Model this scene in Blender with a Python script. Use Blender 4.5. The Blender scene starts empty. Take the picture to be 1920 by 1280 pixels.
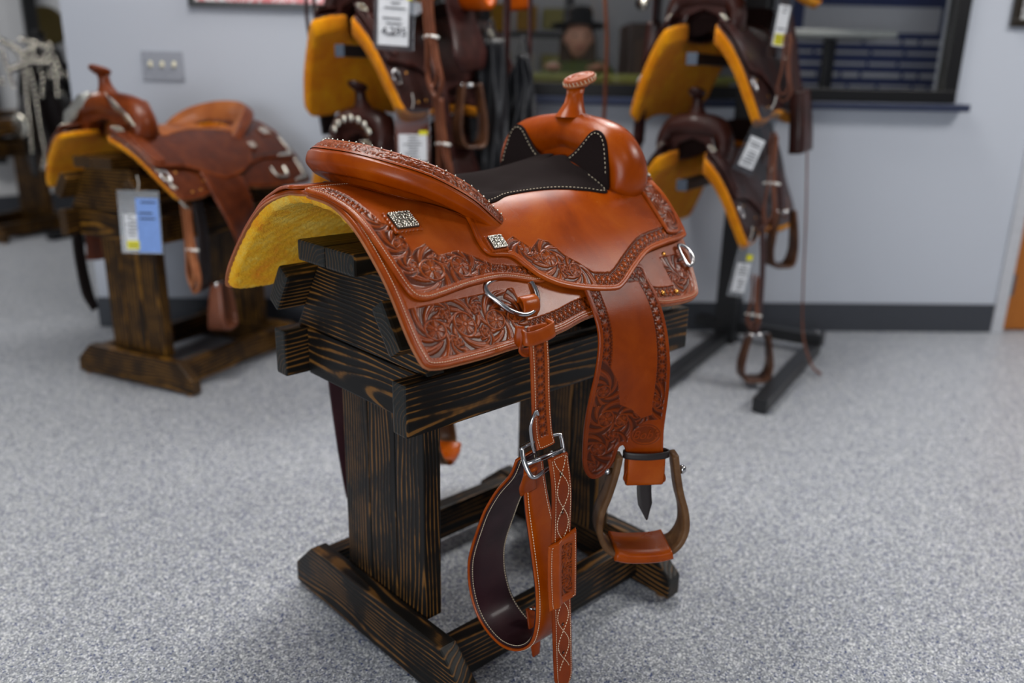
import bpy, bmesh, math, random
import numpy as np
from mathutils import Vector, Matrix
from mathutils.geometry import delaunay_2d_cdt

random.seed(7)
sc = bpy.context.scene
COL = sc.collection

# ------------------------------------------------------------------ camera, world, lights, exposure
CAM = Vector((-.7022, -1.1773, 1.0621))
YAW, PITCH, ROLL = .7605, .3056, .0208
fwd = Vector((math.sin(YAW)*math.cos(PITCH), math.cos(YAW)*math.cos(PITCH), -math.sin(PITCH)))
rgt = Vector((math.cos(YAW), -math.sin(YAW), 0))
upv = rgt.cross(fwd)
r2 = math.cos(ROLL)*rgt + math.sin(ROLL)*upv
u2 = -math.sin(ROLL)*rgt + math.cos(ROLL)*upv
cd = bpy.data.cameras.new('camera')
cam = bpy.data.objects.new('camera', cd)
COL.objects.link(cam)
M = Matrix((r2, u2, -fwd)).transposed().to_4x4()
M.translation = CAM
cam.matrix_world = M
cd.sensor_width = 36
cd.lens = 1560*36/1920
cd.clip_start = .05
cd.dof.use_dof = True
cd.dof.focus_distance = 1.33
cd.dof.aperture_fstop = 1.75
sc.camera = cam

w = bpy.data.worlds.new('world')
sc.world = w
w.use_nodes = True
bg = w.node_tree.nodes['Background']
bg.inputs[0].default_value = (.80, .86, 1, 1)
bg.inputs[1].default_value = .12

def area(name, loc, sx, sy, power, col=(1, .97, .93), aim=None):
    l = bpy.data.lights.new(name, 'AREA')
    l.shape = 'RECTANGLE'; l.size = sx; l.size_y = sy; l.energy = power; l.color = col
    o = bpy.data.objects.new(name, l)
    o.location = loc
    if aim is not None:
        o.rotation_euler = (Vector(aim)-Vector(loc)).to_track_quat('-Z', 'Y').to_euler()
    COL.objects.link(o)
    return o
area('ceiling_light', (.25, .75, 2.7), 1.2, .6, 42)
area('ceiling_light', (1.85, .80, 2.7), 1.0, .5, 40)
area('ceiling_light', (-1.6, .6, 2.7), 1.2, .6, 7)
area('ceiling_light', (2.6, -1.8, 2.7), 1.2, .6, 66)
area('ceiling_light', (-.6, -2.6, 2.7), 1.2, .6, 12)
area('ceiling_light', (-.4, 4.6, 2.7), 1.2, .6, 48)
area('ceiling_light', (3.9, 3.4, 2.6), 1.2, .8, 60)
area('low_fill_light', (-3.6, -2.4, 1.2), 2.4, 1.6, 110, (.92, .96, 1), aim=(.2, .1, .8))  # added fill behind the camera to brighten fleece undersides; no actual window
sc.view_settings.view_transform = 'Standard'
sc.view_settings.look = 'None'
sc.view_settings.exposure = 0
sc.view_settings.gamma = 1
sc.view_settings.use_curve_mapping = False

# ------------------------------------------------------------------ helpers
def lin(c):
    return tuple(((x/255)/12.92 if x/255 <= .04045 else ((x/255+.055)/1.055)**2.4) for x in c)
def tag(o, label=None, cat=None, group=None, kind=None):
    if label: o['label'] = label
    if cat: o['category'] = cat
    if group: o['group'] = group
    if kind: o['kind'] = kind
    return o
def empty(name, loc=(0, 0, 0), rz=0):
    o = bpy.data.objects.new(name, None)
    o.location = loc; o.rotation_euler = (0, 0, rz); o.empty_display_size = .1
    COL.objects.link(o)
    return o
def link(name, me, mat=None, parent=None, smooth=False):
    if mat is not None: me.materials.append(mat)
    if smooth: me.polygons.foreach_set('use_smooth', [True]*len(me.polygons))
    o = bpy.data.objects.new(name, me)
    COL.objects.link(o)
    if parent is not None: o.parent = parent
    return o
def mesh(name, verts, faces, mat=None, parent=None, smooth=True):
    me = bpy.data.meshes.new(name)
    me.from_pydata([tuple(map(float, v)) for v in verts], [], [tuple(int(i) for i in f) for f in faces])
    me.update()
    return link(name, me, mat, parent, smooth)
def from_bm(name, bm, mat, parent=None, smooth=False):
    me = bpy.data.meshes.new(name)
    bm.normal_update(); bm.to_mesh(me); bm.free()
    return link(name, me, mat, parent, smooth)
def add_box(bm, c, s, R=None):
    r = bmesh.ops.create_cube(bm, size=1)
    vs = r['verts']
    for v in vs:
        p = Vector((v.co.x*s[0], v.co.y*s[1], v.co.z*s[2]))
        if R is not None: p = R @ p
        v.co = p+Vector(c)
    return vs
def box(name, c, s, mat, parent=None, bev=.003, R=None, seg=2):
    """box with local axes at its own centre so grain follows its X axis"""
    bm = bmesh.new()
    bmesh.ops.create_cube(bm, size=1)
    for v in bm.verts: v.co = Vector((v.co.x*s[0], v.co.y*s[1], v.co.z*s[2]))
    if bev: bmesh.ops.bevel(bm, geom=bm.edges[:], offset=bev, segments=seg, profile=.6, affect='EDGES')
    o = from_bm(name, bm, mat, parent)
    o.location = c
    if R is not None: o.rotation_euler = R.to_euler() if isinstance(R, Matrix) else R
    return o
def prism(name, poly, t, mat, parent=None, loc=(0, 0, 0), R=None, bev=.003, seg=2):
    """poly in local XZ, thickness t along Y"""
    bm = bmesh.new()
    a = [bm.verts.new((x, -t/2, z)) for x, z in poly]
    f = bm.faces.new(a)
    r = bmesh.ops.extrude_face_region(bm, geom=[f])
    bmesh.ops.translate(bm, vec=(0, t, 0), verts=[v for v in r['geom'] if isinstance(v, bmesh.types.BMVert)])
    bmesh.ops.recalc_face_normals(bm, faces=bm.faces[:])
    if bev: bmesh.ops.bevel(bm, geom=bm.edges[:], offset=bev, segments=seg, profile=.6, affect='EDGES')
    o = from_bm(name, bm, mat, parent)
    o.location = loc
    if R is not None: o.rotation_euler = R
    return o
def catmull(P, n=8, closed=False):
    P = [np.array(p, float) for p in P]
    out = []
    m = len(P)
    rng = range(m) if closed else range(m-1)
    for i in rng:
        p1, p2 = P[i], P[(i+1) % m]
        p0 = P[i-1] if (closed or i > 0) else p1*2-p2
        p3 = P[(i+2) % m] if (closed or i+2 < m) else p2*2-p1
        for k in range(n):
            t = k/n
            out.append(.5*((2*p1)+(-p0+p2)*t+(2*p0-5*p1+4*p2-p3)*t*t+(-p0+3*p1-3*p2+p3)*t**3))
    if not closed: out.append(P[-1])
    return np.array(out)
def unit(v):
    v = np.asarray(v, float)
    return v/np.maximum(np.linalg.norm(v, axis=-1, keepdims=True), 1e-12)
def tube(name, path, r, mat, parent=None, closed=False, seg=10, n=6, smooth_path=True, bm=None, flat=1.0):
    P = catmull(path, n, closed) if smooth_path else np.array(path, float)
    m = len(P)
    rr = np.interp(np.linspace(0, 1, m), np.linspace(0, 1, len(r)), r) if hasattr(r, '__len__') else np.full(m, r)
    T = unit(np.roll(P, -1, 0)-np.roll(P, 1, 0)) if closed else unit(np.gradient(P, axis=0))
    N = np.cross(T[0], [0, 0, 1.])
    if np.linalg.norm(N) < .1: N = np.cross(T[0], [1., 0, 0])
    N = unit(N)
    V, F = [], []
    for i in range(m):
        N = unit(N-T[i]*np.dot(N, T[i])); B = np.cross(T[i], N)
        for k in range(seg):
            a = 2*math.pi*k/seg
            V.append(P[i]+rr[i]*(math.cos(a)*N+flat*math.sin(a)*B))
    for i in range(m if closed else m-1):
        j = (i+1) % m
        for k in range(seg):
            l = (k+1) % seg
            F.append((i*seg+k, i*seg+l, j*seg+l, j*seg+k))
    if not closed:
        F.append(tuple(range(seg))[::-1]); F.append(tuple((m-1)*seg+k for k in range(seg)))
    if bm is not None:
        vs = [bm.verts.new(v) for v in V]
        for f in F:
            try: bm.faces.new([vs[i] for i in f])
            except ValueError: pass
        return None
    return mesh(name, V, F, mat, parent)
def ribbon(name, path, wdir, width, thick, mat, parent=None, n=6, closed=False, hole=None, smooth_path=True):
    """strap: path centre line, wdir width direction(s), width(s), thickness; rounded edges"""
    P = catmull(path, n, closed) if smooth_path else np.array(path, float)
    m = len(P)
    W = np.array(wdir, float)
    if W.ndim == 1: W = np.tile(W, (m, 1))
    else:
        W = np.stack([np.interp(np.linspace(0, 1, m), np.linspace(0, 1, len(W)), W[:, k]) for k in range(3)], 1)
    wd = np.interp(np.linspace(0, 1, m), np.linspace(0, 1, len(width)), width) if hasattr(width, '__len__') else np.full(m, width)
    T = unit(np.roll(P, -1, 0)-np.roll(P, 1, 0)) if closed else unit(np.gradient(P, axis=0))
    W = unit(W-T*np.sum(W*T, 1, keepdims=True)); N = np.cross(T, W)
    prof = [(-.5, -.25), (-.5, .25), (-.46, .5), (-.2, .5), (.2, .5), (.46, .5), (.5, .25), (.5, -.25), (.46, -.5), (.2, -.5), (-.2, -.5), (-.46, -.5)]
    e = min(.04, 1)
    V, F = [], []
    k = len(prof)
    for i in range(m):
        for a, b in prof: V.append(P[i]+W[i]*wd[i]*a+N[i]*thick*b)
    for i in range(m if closed else m-1):
        j = (i+1) % m
        for q in range(k):
            l = (q+1) % k
            F.append((i*k+q, j*k+q, j*k+l, i*k+l))
    if not closed:
        F.append(tuple(range(k))); F.append(tuple((m-1)*k+q for q in range(k))[::-1])
    return mesh(name, V, F, mat, parent)
def lathe(name, prof, mat, parent=None, loc=(0, 0, 0), R=None, seg=24, bm=None):
    V, F = [], []
    for r, z in prof:
        for k in range(seg):
            a = 2*math.pi*k/seg
            V.append((r*math.cos(a), r*math.sin(a), z))
    for i in range(len(prof)-1):
        for k in range(seg):
            l = (k+1) % seg
            F.append((i*seg+k, i*seg+l, (i+1)*seg+l, (i+1)*seg+k))
    F.append(tuple(range(seg))[::-1]); F.append(tuple((len(prof)-1)*seg+k for k in range(seg)))
    o = mesh(name, V, F, mat, parent)
    o.location = loc
    if R is not None: o.rotation_euler = R
    return o
def text_mesh(name, body, size, extrude, mat, parent, shear=0, offset=0):
    cu = bpy.data.curves.new(name, 'FONT'); cu.body = body; cu.size = size; cu.extrude = extrude; cu.shear = shear; cu.offset = offset
    cu.align_x = 'CENTER'; cu.align_y = 'CENTER'
    tmp = bpy.data.objects.new('tmp_text', cu); COL.objects.link(tmp)
    bpy.context.view_layer.update()
    me = bpy.data.meshes.new_from_object(tmp.evaluated_get(bpy.context.evaluated_depsgraph_get()))
    bpy.data.objects.remove(tmp); bpy.data.curves.remove(cu)
    me.name = name; me.materials.clear()
    return link(name, me, mat, parent)
def sstep(a, b, x):
    t = np.clip((x-a)/(b-a), 0, 1)
    return t*t*(3-2*t)

# ------------------------------------------------------------------ materials
class NT:
    def __init__(s, name):
        s.m = bpy.data.materials.new(name); s.m.use_nodes = True
        s.t = s.m.node_tree; s.p = s.t.nodes['Principled BSDF']
    def n(s, typ, **kw):
        nd = s.t.nodes.new(typ)
        for k, v in kw.items():
            if k in nd.inputs: nd.inputs[k].default_value = v
            else: setattr(nd, k, v)
        return nd
    def l(s, a, b): s.t.links.new(a, b)
    def ramp(s, fac, stops):
        r = s.n('ShaderNodeValToRGB')
        e = r.color_ramp.elements
        while len(e) < len(stops): e.new(.5)
        for i, (p, c) in enumerate(stops):
            e[i].position = p; e[i].color = (*c, 1)
        s.l(fac, r.inputs[0])
        return r
    def coord(s, out='Object', scale=(1, 1, 1), rot=(0, 0, 0)):
        tc = s.n('ShaderNodeTexCoord'); mp = s.n('ShaderNodeMapping')
        mp.inputs['Scale'].default_value = scale; mp.inputs['Rotation'].default_value = rot
        s.l(tc.outputs[out], mp.inputs[0])
        return mp.outputs[0]
    def noise(s, co, scale, detail=4, rough=.55, dist=0):
        n = s.n('ShaderNodeTexNoise', Scale=scale, Detail=detail, Roughness=rough, Distortion=dist)
        if co is not None: s.l(co, n.inputs['Vector'])
        return n.outputs['Fac']
    def bump(s, h, dist, strength=1):
        b = s.n('ShaderNodeBump', Strength=strength, Distance=dist)
        s.l(h, b.inputs['Height']); s.l(b.outputs[0], s.p.inputs['Normal'])
        return b
    def math(s, op, a, b=None):
        m = s.n('ShaderNodeMath', operation=op)
        for i, x in enumerate((a, b)):
            if x is None: continue
            if isinstance(x, (int, float)): m.inputs[i].default_value = x
            else: s.l(x, m.inputs[i])
        return m.outputs[0]
def plain(name, rgb, rough=.5, metal=0, coat=0, spec=None, bump=None):
    k = NT(name)
    k.p.inputs['Base Color'].default_value = (*lin(rgb), 1)
    k.p.inputs['Roughness'].default_value = rough
    k.p.inputs['Metallic'].default_value = metal
    k.p.inputs['Coat Weight'].default_value = coat
    if spec is not None: k.p.inputs['Specular IOR Level'].default_value = spec
    if bump:
        k.bump(k.noise(k.coord(), bump[0], 3), bump[1])
    else:
        c = k.coord(); nz = k.noise(c, 60, 2)
        r = k.ramp(nz, [(.3, tuple(x*.93 for x in lin(rgb))), (.7, tuple(min(1, x*1.05) for x in lin(rgb)))])
        k.l(r.outputs[0], k.p.inputs['Base Color'])
    return k.m
def leather(name, dark, mid, light, rough=.32, coat=.25, stain=None, scale=9, grain=.00012, spec=.22):
    k = NT(name); co = k.coord()
    n1 = k.noise(co, scale, 5, .6, .4)
    r = k.ramp(n1, [(.28, lin(dark)), (.5, lin(mid)), (.75, lin(light))])
    col = r.outputs[0]
    if stain:
        a = k.n('ShaderNodeAttribute', attribute_name='stain')
        mx = k.n('ShaderNodeMix', data_type='RGBA')
        k.l(a.outputs['Fac'], mx.inputs[0]); k.l(col, mx.inputs[6]); mx.inputs[7].default_value = (*lin(stain), 1)
        col = mx.outputs[2]
    k.l(col, k.p.inputs['Base Color'])
    k.p.inputs['Roughness'].default_value = rough
    rr = k.n('ShaderNodeMapRange'); k.l(k.noise(co, 25, 3), rr.inputs[0])
    rr.inputs[3].default_value = rough-.06; rr.inputs[4].default_value = rough+.10
    k.l(rr.outputs[0], k.p.inputs['Roughness'])
    k.p.inputs['Coat Weight'].default_value = coat
    k.p.inputs['Coat Roughness'].default_value = .16
    k.p.inputs['Specular IOR Level'].default_value = spec
    k.bump(k.noise(co, 700, 3), grain*3, .7)
    return k.m
def wood(name, dark, mid, line, endc, rough=.45, freq=1.0, lw=.55):
    k = NT(name)
    tc = k.n('ShaderNodeTexCoord')
    oi = k.n('ShaderNodeObjectInfo')
    off = k.n('ShaderNodeVectorMath', operation='SCALE'); off.inputs[0].default_value = (3.1, .0, .0)
    k.l(oi.outputs['Random'], off.inputs['Scale'])
    add = k.n('ShaderNodeVectorMath', operation='ADD'); k.l(tc.outputs['Object'], add.inputs[0]); k.l(off.outputs[0], add.inputs[1])
    # warp
    mp = k.n('ShaderNodeMapping'); mp.inputs['Scale'].default_value = (2.0, 9, 9); k.l(add.outputs[0], mp.inputs[0])
    nz = k.n('ShaderNodeTexNoise', Scale=1.0, Detail=2.0, Roughness=.5); k.l(mp.outputs[0], nz.inputs['Vector'])
    sub = k.n('ShaderNodeVectorMath', operation='SUBTRACT'); k.l(nz.outputs['Color'], sub.inputs[0]); sub.inputs[1].default_value = (.5, .5, .5)
    scl = k.n('ShaderNodeVectorMath', operation='MULTIPLY'); k.l(sub.outputs[0], scl.inputs[0]); scl.inputs[1].default_value = (0, .06, .06)
    a2 = k.n('ShaderNodeVectorMath', operation='ADD'); k.l(add.outputs[0], a2.inputs[0]); k.l(scl.outputs[0], a2.inputs[1])
    sep = k.n('ShaderNodeSeparateXYZ'); k.l(a2.outputs[0], sep.inputs[0])
    yy = k.math('ADD', sep.outputs[1], .035); zz = k.math('ADD', sep.outputs[2], k.math('MULTIPLY', oi.outputs['Random'], .05))
    rad = k.math('SQRT', k.math('ADD', k.math('MULTIPLY', yy, yy), k.math('MULTIPLY', zz, zz)))
    ph = k.math('MULTIPLY', rad, 700*freq)
    sn = k.math('SINE', ph)
    fine = k.n('ShaderNodeMapping'); fine.inputs['Scale'].default_value = (6, 320, 320); k.l(add.outputs[0], fine.inputs[0])
    fn = k.noise(fine.outputs[0], 1.0, 3)
    big = k.noise(add.outputs[0], 14, 3, .6)
    s2 = k.math('ADD', k.math('MULTIPLY', sn, .5), .5)
    s3 = k.math('POWER', s2, 3.0)
    s4 = k.math('MULTIPLY', s3, k.math('ADD', k.math('MULTIPLY', fn, .7), .45))
    mr = k.n('ShaderNodeMapRange'); k.l(big, mr.inputs[0]); mr.inputs[1].default_value = .36; mr.inputs[2].default_value = .66
    mr.inputs[3].default_value = .22
    s5 = k.math('MULTIPLY', s4, mr.outputs[0])
    r = k.ramp(s5, [(.02, lin(dark)), (.25, lin(mid)), (lw, lin(line))])
    # worn greyer patches
    wn = k.noise(add.outputs[0], 7, 5, .65)
    wr = k.n('ShaderNodeMapRange'); k.l(wn, wr.inputs[0]); wr.inputs[1].default_value = .5; wr.inputs[2].default_value = .8; wr.inputs[4].default_value = .22
    mx = k.n('ShaderNodeMix', data_type='RGBA'); k.l(wr.outputs[0], mx.inputs[0]); k.l(r.outputs[0], mx.inputs[6]); mx.inputs[7].default_value = (*lin(endc), 1)
    # end grain faces (local X normal)
    geo = k.n('ShaderNodeTexCoord'); sp = k.n('ShaderNodeSeparateXYZ'); k.l(geo.outputs['Normal'], sp.inputs[0])
    ab = k.math('ABSOLUTE', sp.outputs[0]); er = k.n('ShaderNodeMapRange'); k.l(ab, er.inputs[0]); er.inputs[1].default_value = .55; er.inputs[2].default_value = .8; er.inputs[4].default_value = .75
    m2 = k.n('ShaderNodeMix', data_type='RGBA'); k.l(er.outputs[0], m2.inputs[0]); k.l(mx.outputs[2], m2.inputs[6]); m2.inputs[7].default_value = (*lin(endc), 1)
    k.l(m2.outputs[2], k.p.inputs['Base Color'])
    k.p.inputs['Roughness'].default_value = rough
    k.p.inputs['Specular IOR Level'].default_value = .25
    k.bump(k.math('ADD', s4, k.math('MULTIPLY', fn, .3)), .0006, .8)
    return k.m
def fleece_mat(name, a, b, c):
    k = NT(name); co = k.coord()
    n1 = k.noise(co, 11, 5, .65, .6); n2 = k.noise(co, 160, 4, .7)
    mixv = k.math('ADD', k.math('MULTIPLY', n1, .75), k.math('MULTIPLY', n2, .25))
    r = k.ramp(mixv, [(.32, lin(a)), (.5, lin(b)), (.68, lin(c))])
    k.l(r.outputs[0], k.p.inputs['Base Color'])
    k.p.inputs['Roughness'].default_value = .95
    k.p.inputs['Specular IOR Level'].default_value = .1
    k.p.inputs['Sheen Weight'].default_value = .08
    k.p.inputs['Sheen Roughness'].default_value = .5
    k.bump(k.math('ADD', n2, k.noise(co, 420, 3, .7)), .003, 1)
    return k.m
TAN = dict(
    smooth=leather('tan_leather', (108, 38, 0), (134, 54, 3), (158, 74, 12), .24, .04),
    tooled=leather('tooled_leather', (120, 44, 2), (144, 60, 8), (166, 80, 24), .27, .13, stain=(58, 20, 4)),
    raw=leather('cut_leather_edge', (132, 76, 46), (156, 96, 62), (176, 116, 78), .6, 0),
    fender=leather('fender_leather', (104, 36, 0), (128, 48, 0), (146, 62, 6), .28, .03, stain=(50, 16, 2)),
    suede=plain('black_suede', (26, 18, 18), .95, spec=.1, bump=(300, .0006)),
    liner=leather('dark_liner_leather', (30, 13, 17), (44, 20, 26), (56, 28, 32), .42, .1),
    fleece=fleece_mat('pale_gold_fleece', (240, 134, 0), (251, 186, 24), (252, 222, 108)),
    metal=plain('polished_steel', (190, 190, 192), .18, 1),
    silver=plain('engraved_silver', (214, 210, 198), .22, 1, bump=(420, .0008)),
    antique=plain('antiqued_silver_ground', (92, 88, 80), .4, 1, bump=(520, .0012)),
    thread=plain('cream_thread', (226, 208, 178), .8),
    lace=plain('rawhide_lace', (212, 196, 168), .6),
    wood=leather('stirrup_wood', (70, 46, 28), (96, 66, 40), (120, 88, 58), .5, .1, scale=20),
    dark=plain('black_strap_leather', (26, 17, 17), .5))
BROWN = dict(TAN)
BROWN.update(
    smooth=leather('chestnut_leather', (78, 30, 6), (104, 44, 12), (128, 62, 22), .32, .12),
    tooled=leather('chestnut_tooled_leather', (72, 28, 8), (98, 42, 14), (122, 60, 24), .38, .1, stain=(40, 14, 6), scale=22),
    fender=leather('chestnut_fender_leather', (62, 24, 8), (86, 36, 12), (108, 50, 20), .4, .1, stain=(36, 14, 10), scale=22),
    fleece=fleece_mat('orange_gold_fleece', (222, 118, 0), (238, 150, 4), (248, 178, 24)),
    suede=leather('seat_leather', (120, 62, 26), (146, 82, 38), (164, 98, 50), .5, .1))
MAROON = dict(TAN)
MAROON.update(
    smooth=leather('dark_maroon_leather', (34, 14, 12), (48, 22, 18), (64, 32, 26), .4, .2),
    tooled=leather('dark_maroon_tooled_leather', (36, 15, 14), (54, 25, 22), (72, 38, 32), .42, .2, stain=(16, 6, 6), scale=30),
    fender=leather('dark_maroon_fender_leather', (34, 14, 13), (50, 23, 21), (66, 34, 30), .42, .2, stain=(16, 6, 6), scale=30),
    fleece=fleece_mat('deep_gold_fleece', (206, 110, 0), (226, 140, 2), (240, 168, 14)),
    raw=leather('maroon_cut_edge', (70, 42, 36), (92, 58, 50), (110, 74, 64), .6, 0),
    suede=plain('dark_brown_suede', (40, 26, 24), .9, spec=.1),
    wood=leather('dark_stirrup_wood', (52, 30, 20), (74, 46, 30), (96, 64, 44), .4, .2, scale=20))
GREY = dict(MAROON)
GREY.update(
    smooth=leather('black_show_leather', (16, 15, 16), (26, 25, 26), (40, 39, 40), .35, .3),
    tooled=leather('black_tooled_leather', (18, 17, 18), (30, 29, 30), (46, 45, 46), .4, .2, stain=(8, 8, 8)),
    fender=leather('black_fender_leather', (16, 15, 16), (26, 25, 26), (40, 39, 40), .4, .2, stain=(8, 8, 8)))
W_DARK = wood('dark_stained_pine', (15, 13, 11), (38, 27, 16), (116, 78, 34), (36, 38, 37))
W_AMBER = wood('amber_stained_pine', (38, 25, 11), (74, 48, 16), (128, 88, 28), (62, 46, 30), .4, .8)
M_BLACK = plain('black_powder_coat', (20, 21, 24), .4)
M_TIE = plain('white_cable_tie', (214, 212, 206), .5)
M_STRAP = leather('brown_strap_leather', (76, 40, 26), (104, 58, 38), (124, 76, 52), .45, .15)
M_BRASS = plain('brass_screw', (206, 146, 70), .3, 1)

# ------------------------------------------------------------------ room
Q0 = Vector((.394, 2.566, 0)); D = Vector((.7575, -.6528, 0)).normalized(); NB = Vector((.6528, .7575, 0)).normalized()
ANG = math.atan2(D.y, D.x)
def wp(s, n, z): return Q0+D*s+NB*n+Vector((0, 0, z))
def wbox(name, s0, s1, n0, n1, z0, z1, mat, parent=None, bev=0):
    return box(name, wp((s0+s1)/2, (n0+n1)/2, (z0+z1)/2), (s1-s0, n1-n0, z1-z0), mat, parent, bev, R=Matrix.Rotation(ANG, 3, 'Z'))
k = NT('speckled_epoxy_floor'); co = k.coord()
vo = k.n('ShaderNodeTexVoronoi', Scale=330.0); k.l(co, vo.inputs['Vector'])
sp = k.n('ShaderNodeSeparateXYZ'); k.l(vo.outputs['Color'], sp.inputs[0])
r = k.ramp(sp.outputs[0], [(0, lin((50, 66, 112))), (.04, lin((60, 74, 116))), (.08, lin((98, 103, 112))), (.35, lin((142, 146, 151))), (.72, lin((164, 168, 172))), (.90, lin((214, 216, 218)))])
vo2 = k.n('ShaderNodeTexVoronoi', Scale=140.0); k.l(co, vo2.inputs['Vector'])
sp2 = k.n('ShaderNodeSeparateXYZ'); k.l(vo2.outputs['Color'], sp2.inputs[0])
r2_ = k.ramp(sp2.outputs[1], [(0, (.82, .83, .90)), (.5, (.98, .98, 1)), (.9, (1.06, 1.06, 1.05))])
mx = k.n('ShaderNodeMix', data_type='RGBA', blend_type='MULTIPLY'); mx.inputs[0].default_value = 1
k.l(r.outputs[0], mx.inputs[6]); k.l(r2_.outputs[0], mx.inputs[7])
k.l(mx.outputs[2], k.p.inputs['Base Color']); k.p.inputs['Roughness'].default_value = .42
k.p.inputs['Specular IOR Level'].default_value = .35
k.bump(sp.outputs[1], .0003, .5)
M_FLOOR = k.m
M_WALL = plain('pale_grey_wall_paint', (174, 179, 189), .75, bump=(180, .0004))
M_WALL2 = plain('back_room_wall_paint', (190, 192, 196), .8)
M_BASE = plain('charcoal_rubber_baseboard', (52, 55, 62), .5)
M_FRAME = plain('black_window_frame', (12, 12, 14), .35)
M_LEDGE = plain('navy_window_ledge', (34, 42, 66), .4)
M_TRIM = plain('white_door_trim', (176, 178, 184), .5)
M_CEIL = plain('ceiling_tile', (132, 134, 138), .9)

tag(mesh('floor', [(-5, -5, 0), (8, -5, 0), (8, 9, 0), (-5, 9, 0)], [(0, 1, 2, 3)], M_FLOOR, smooth=False), kind='structure', label='grey epoxy floor speckled with white and blue flakes')
tag(mesh('ceiling', [(-5, -5, 2.78), (-5, 9, 2.78), (8, 9, 2.78), (8, -5, 2.78)], [(0, 1, 2, 3)], M_CEIL, smooth=False), kind='structure')
# back wall with a window opening (s 1.45..3.60, z 1.03..2.1) and a doorway right of s 4.03
wall = empty('wall_back'); tag(wall, 'pale grey painted wall behind the saddle racks', kind='structure')
for a in ((0, 1.45, 0, .14, 0, 2.78), (1.45, 3.60, 0, .14, 0, 1.03), (1.45, 3.60, 0, .14, 2.1, 2.78), (3.60, 4.02, 0, .14, 0, 2.78), (4.02, 4.95, 0, .14, 2.08, 2.78), (4.95, 6.5, 0, .14, 0, 2.78)):
    wbox('wall_panel', *a, M_WALL, wall)
bb = empty('baseboard_back'); tag(bb, 'charcoal baseboard along the pale grey wall', kind='structure')
wbox('baseboard_strip', -.006, 3.975, -.008, 0, 0, .13, M_BASE, bb)
wbox('baseboard_strip', -.006, 0, 0, .14, 0, .13, M_BASE, bb)
win = empty('window_1'); tag(win, 'black framed interior window over a navy ledge', kind='structure')
wbox('window_frame', 1.43, 3.62, -.02, .05, 1.0, 1.05, M_FRAME, win, .002)
wbox('window_frame', 1.43, 3.62, -.02, .05, 2.06, 2.12, M_FRAME, win, .002)
wbox('window_frame', 3.565, 3.62, -.02, .05, 1.05, 2.06, M_FRAME, win, .002)
wbox('window_frame', 1.43, 1.485, -.02, .05, 1.05, 2.06, M_FRAME, win, .002)
wbox('window_ledge', 1.38, 3.66, -.07, .02, .968, .998, M_LEDGE, win, .004)
k = NT('clear_window_glass')
tr = k.n('ShaderNodeBsdfTransparent'); gl = k.n('ShaderNodeBsdfGlossy', Roughness=.02); fr = k.n('ShaderNodeFresnel', IOR=1.35); ms = k.n('ShaderNodeMixShader')
k.l(fr.outputs[0], ms.inputs[0]); k.l(tr.outputs[0], ms.inputs[1]); k.l(gl.outputs[0], ms.inputs[2])
k.l(ms.outputs[0], k.t.nodes['Material Output'].inputs['Surface'])
M_GLASS = k.m
wbox('window_glass', 1.485, 3.565, .012, .018, 1.05, 2.06, M_GLASS, win)
# door at the right edge
dr = empty('door_1'); tag(dr, 'honey brown wooden door with a steel hinge at the right edge', kind='structure')
wbox('door_leaf', 4.045, 4.93, .02, .065, .008, 2.03, plain('honey_oak_door', (158, 92, 26), .4), dr, .002)
hb = wbox('hinge', 4.028, 4.05, -.006, .014, .17, .27, plain('brushed_steel', (120, 124, 130), .35, 1), dr, .004)
tr1 = empty('trim_1'); tag(tr1, 'white door frame beside the brown door', kind='structure')
wbox('door_jamb', 3.975, 4.028, -.016, .10, 0, 2.1, M_TRIM, tr1, .003)
wbox('door_head', 4.028, 4.95, -.016, .10, 2.04, 2.1, M_TRIM, tr1, .003)
# far room to the left of the wall corner
fw = tag(box('wall_far', (1.5, 6.02, 1.39), (13, .2, 2.78), M_WALL2, None, 0), kind='structure')
tag(box('baseboard_far', (1.5, 5.905, .08), (13, .02, .16), M_BASE, None, 0), kind='structure')

# switch plate
sw = empty('light_switch', wp(.374, 0, 1.083), ANG)
tag(sw, 'grey three-gang light switch plate on the pale wall', 'light switch')
M_PLATE = plain('grey_switch_plate', (138, 142, 152), .45)
box('plate', (0, -.004, 0), (.162, .008, .112), M_PLATE, sw, .003)
for i in (-1, 0, 1):
    b = box('toggle', (i*.046, -.012, .006), (.011, .016, .022), plain('ivory_toggle', (214, 208, 180), .4), sw, .003, R=Matrix.Rotation(-.5, 3, 'X'))
# picture, upper left
def picture(name, label, s0, s1, z0, z1, fr_, art, fm):
    p = empty(name, wp((s0+s1)/2, 0, z0), ANG); tag(p, label, 'picture')
    W_, H_ = s1-s0, z1-z0
    for c, s in (((0, -.012, fr_/2), (W_, .024, fr_)), ((0, -.012, H_-fr_/2), (W_, .024, fr_)), ((-W_/2+fr_/2, -.012, H_/2), (fr_, .024, H_-2*fr_)), ((W_/2-fr_/2, -.012, H_/2), (fr_, .024, H_-2*fr_))):
        box('frame', c, s, fm, p, .002)
    box('print', (0, -.006, H_/2), (W_-2*fr_, .004, H_-2*fr_), art, p, 0)
    return p
def blotch(name, cols, scale):
    k = NT(name); co = k.coord('Object', (1, 1, 1)); n = k.noise(co, scale, 4, .6, 1.2)
    st = [(.25+.5*i/(len(cols)-1), lin(c)) for i, c in enumerate(cols)]
    r = k.ramp(n, st); r.color_ramp.interpolation = 'EASE'
    k.l(r.outputs[0], k.p.inputs['Base Color']); k.p.inputs['Roughness'].default_value = .3
    return k.m
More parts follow.
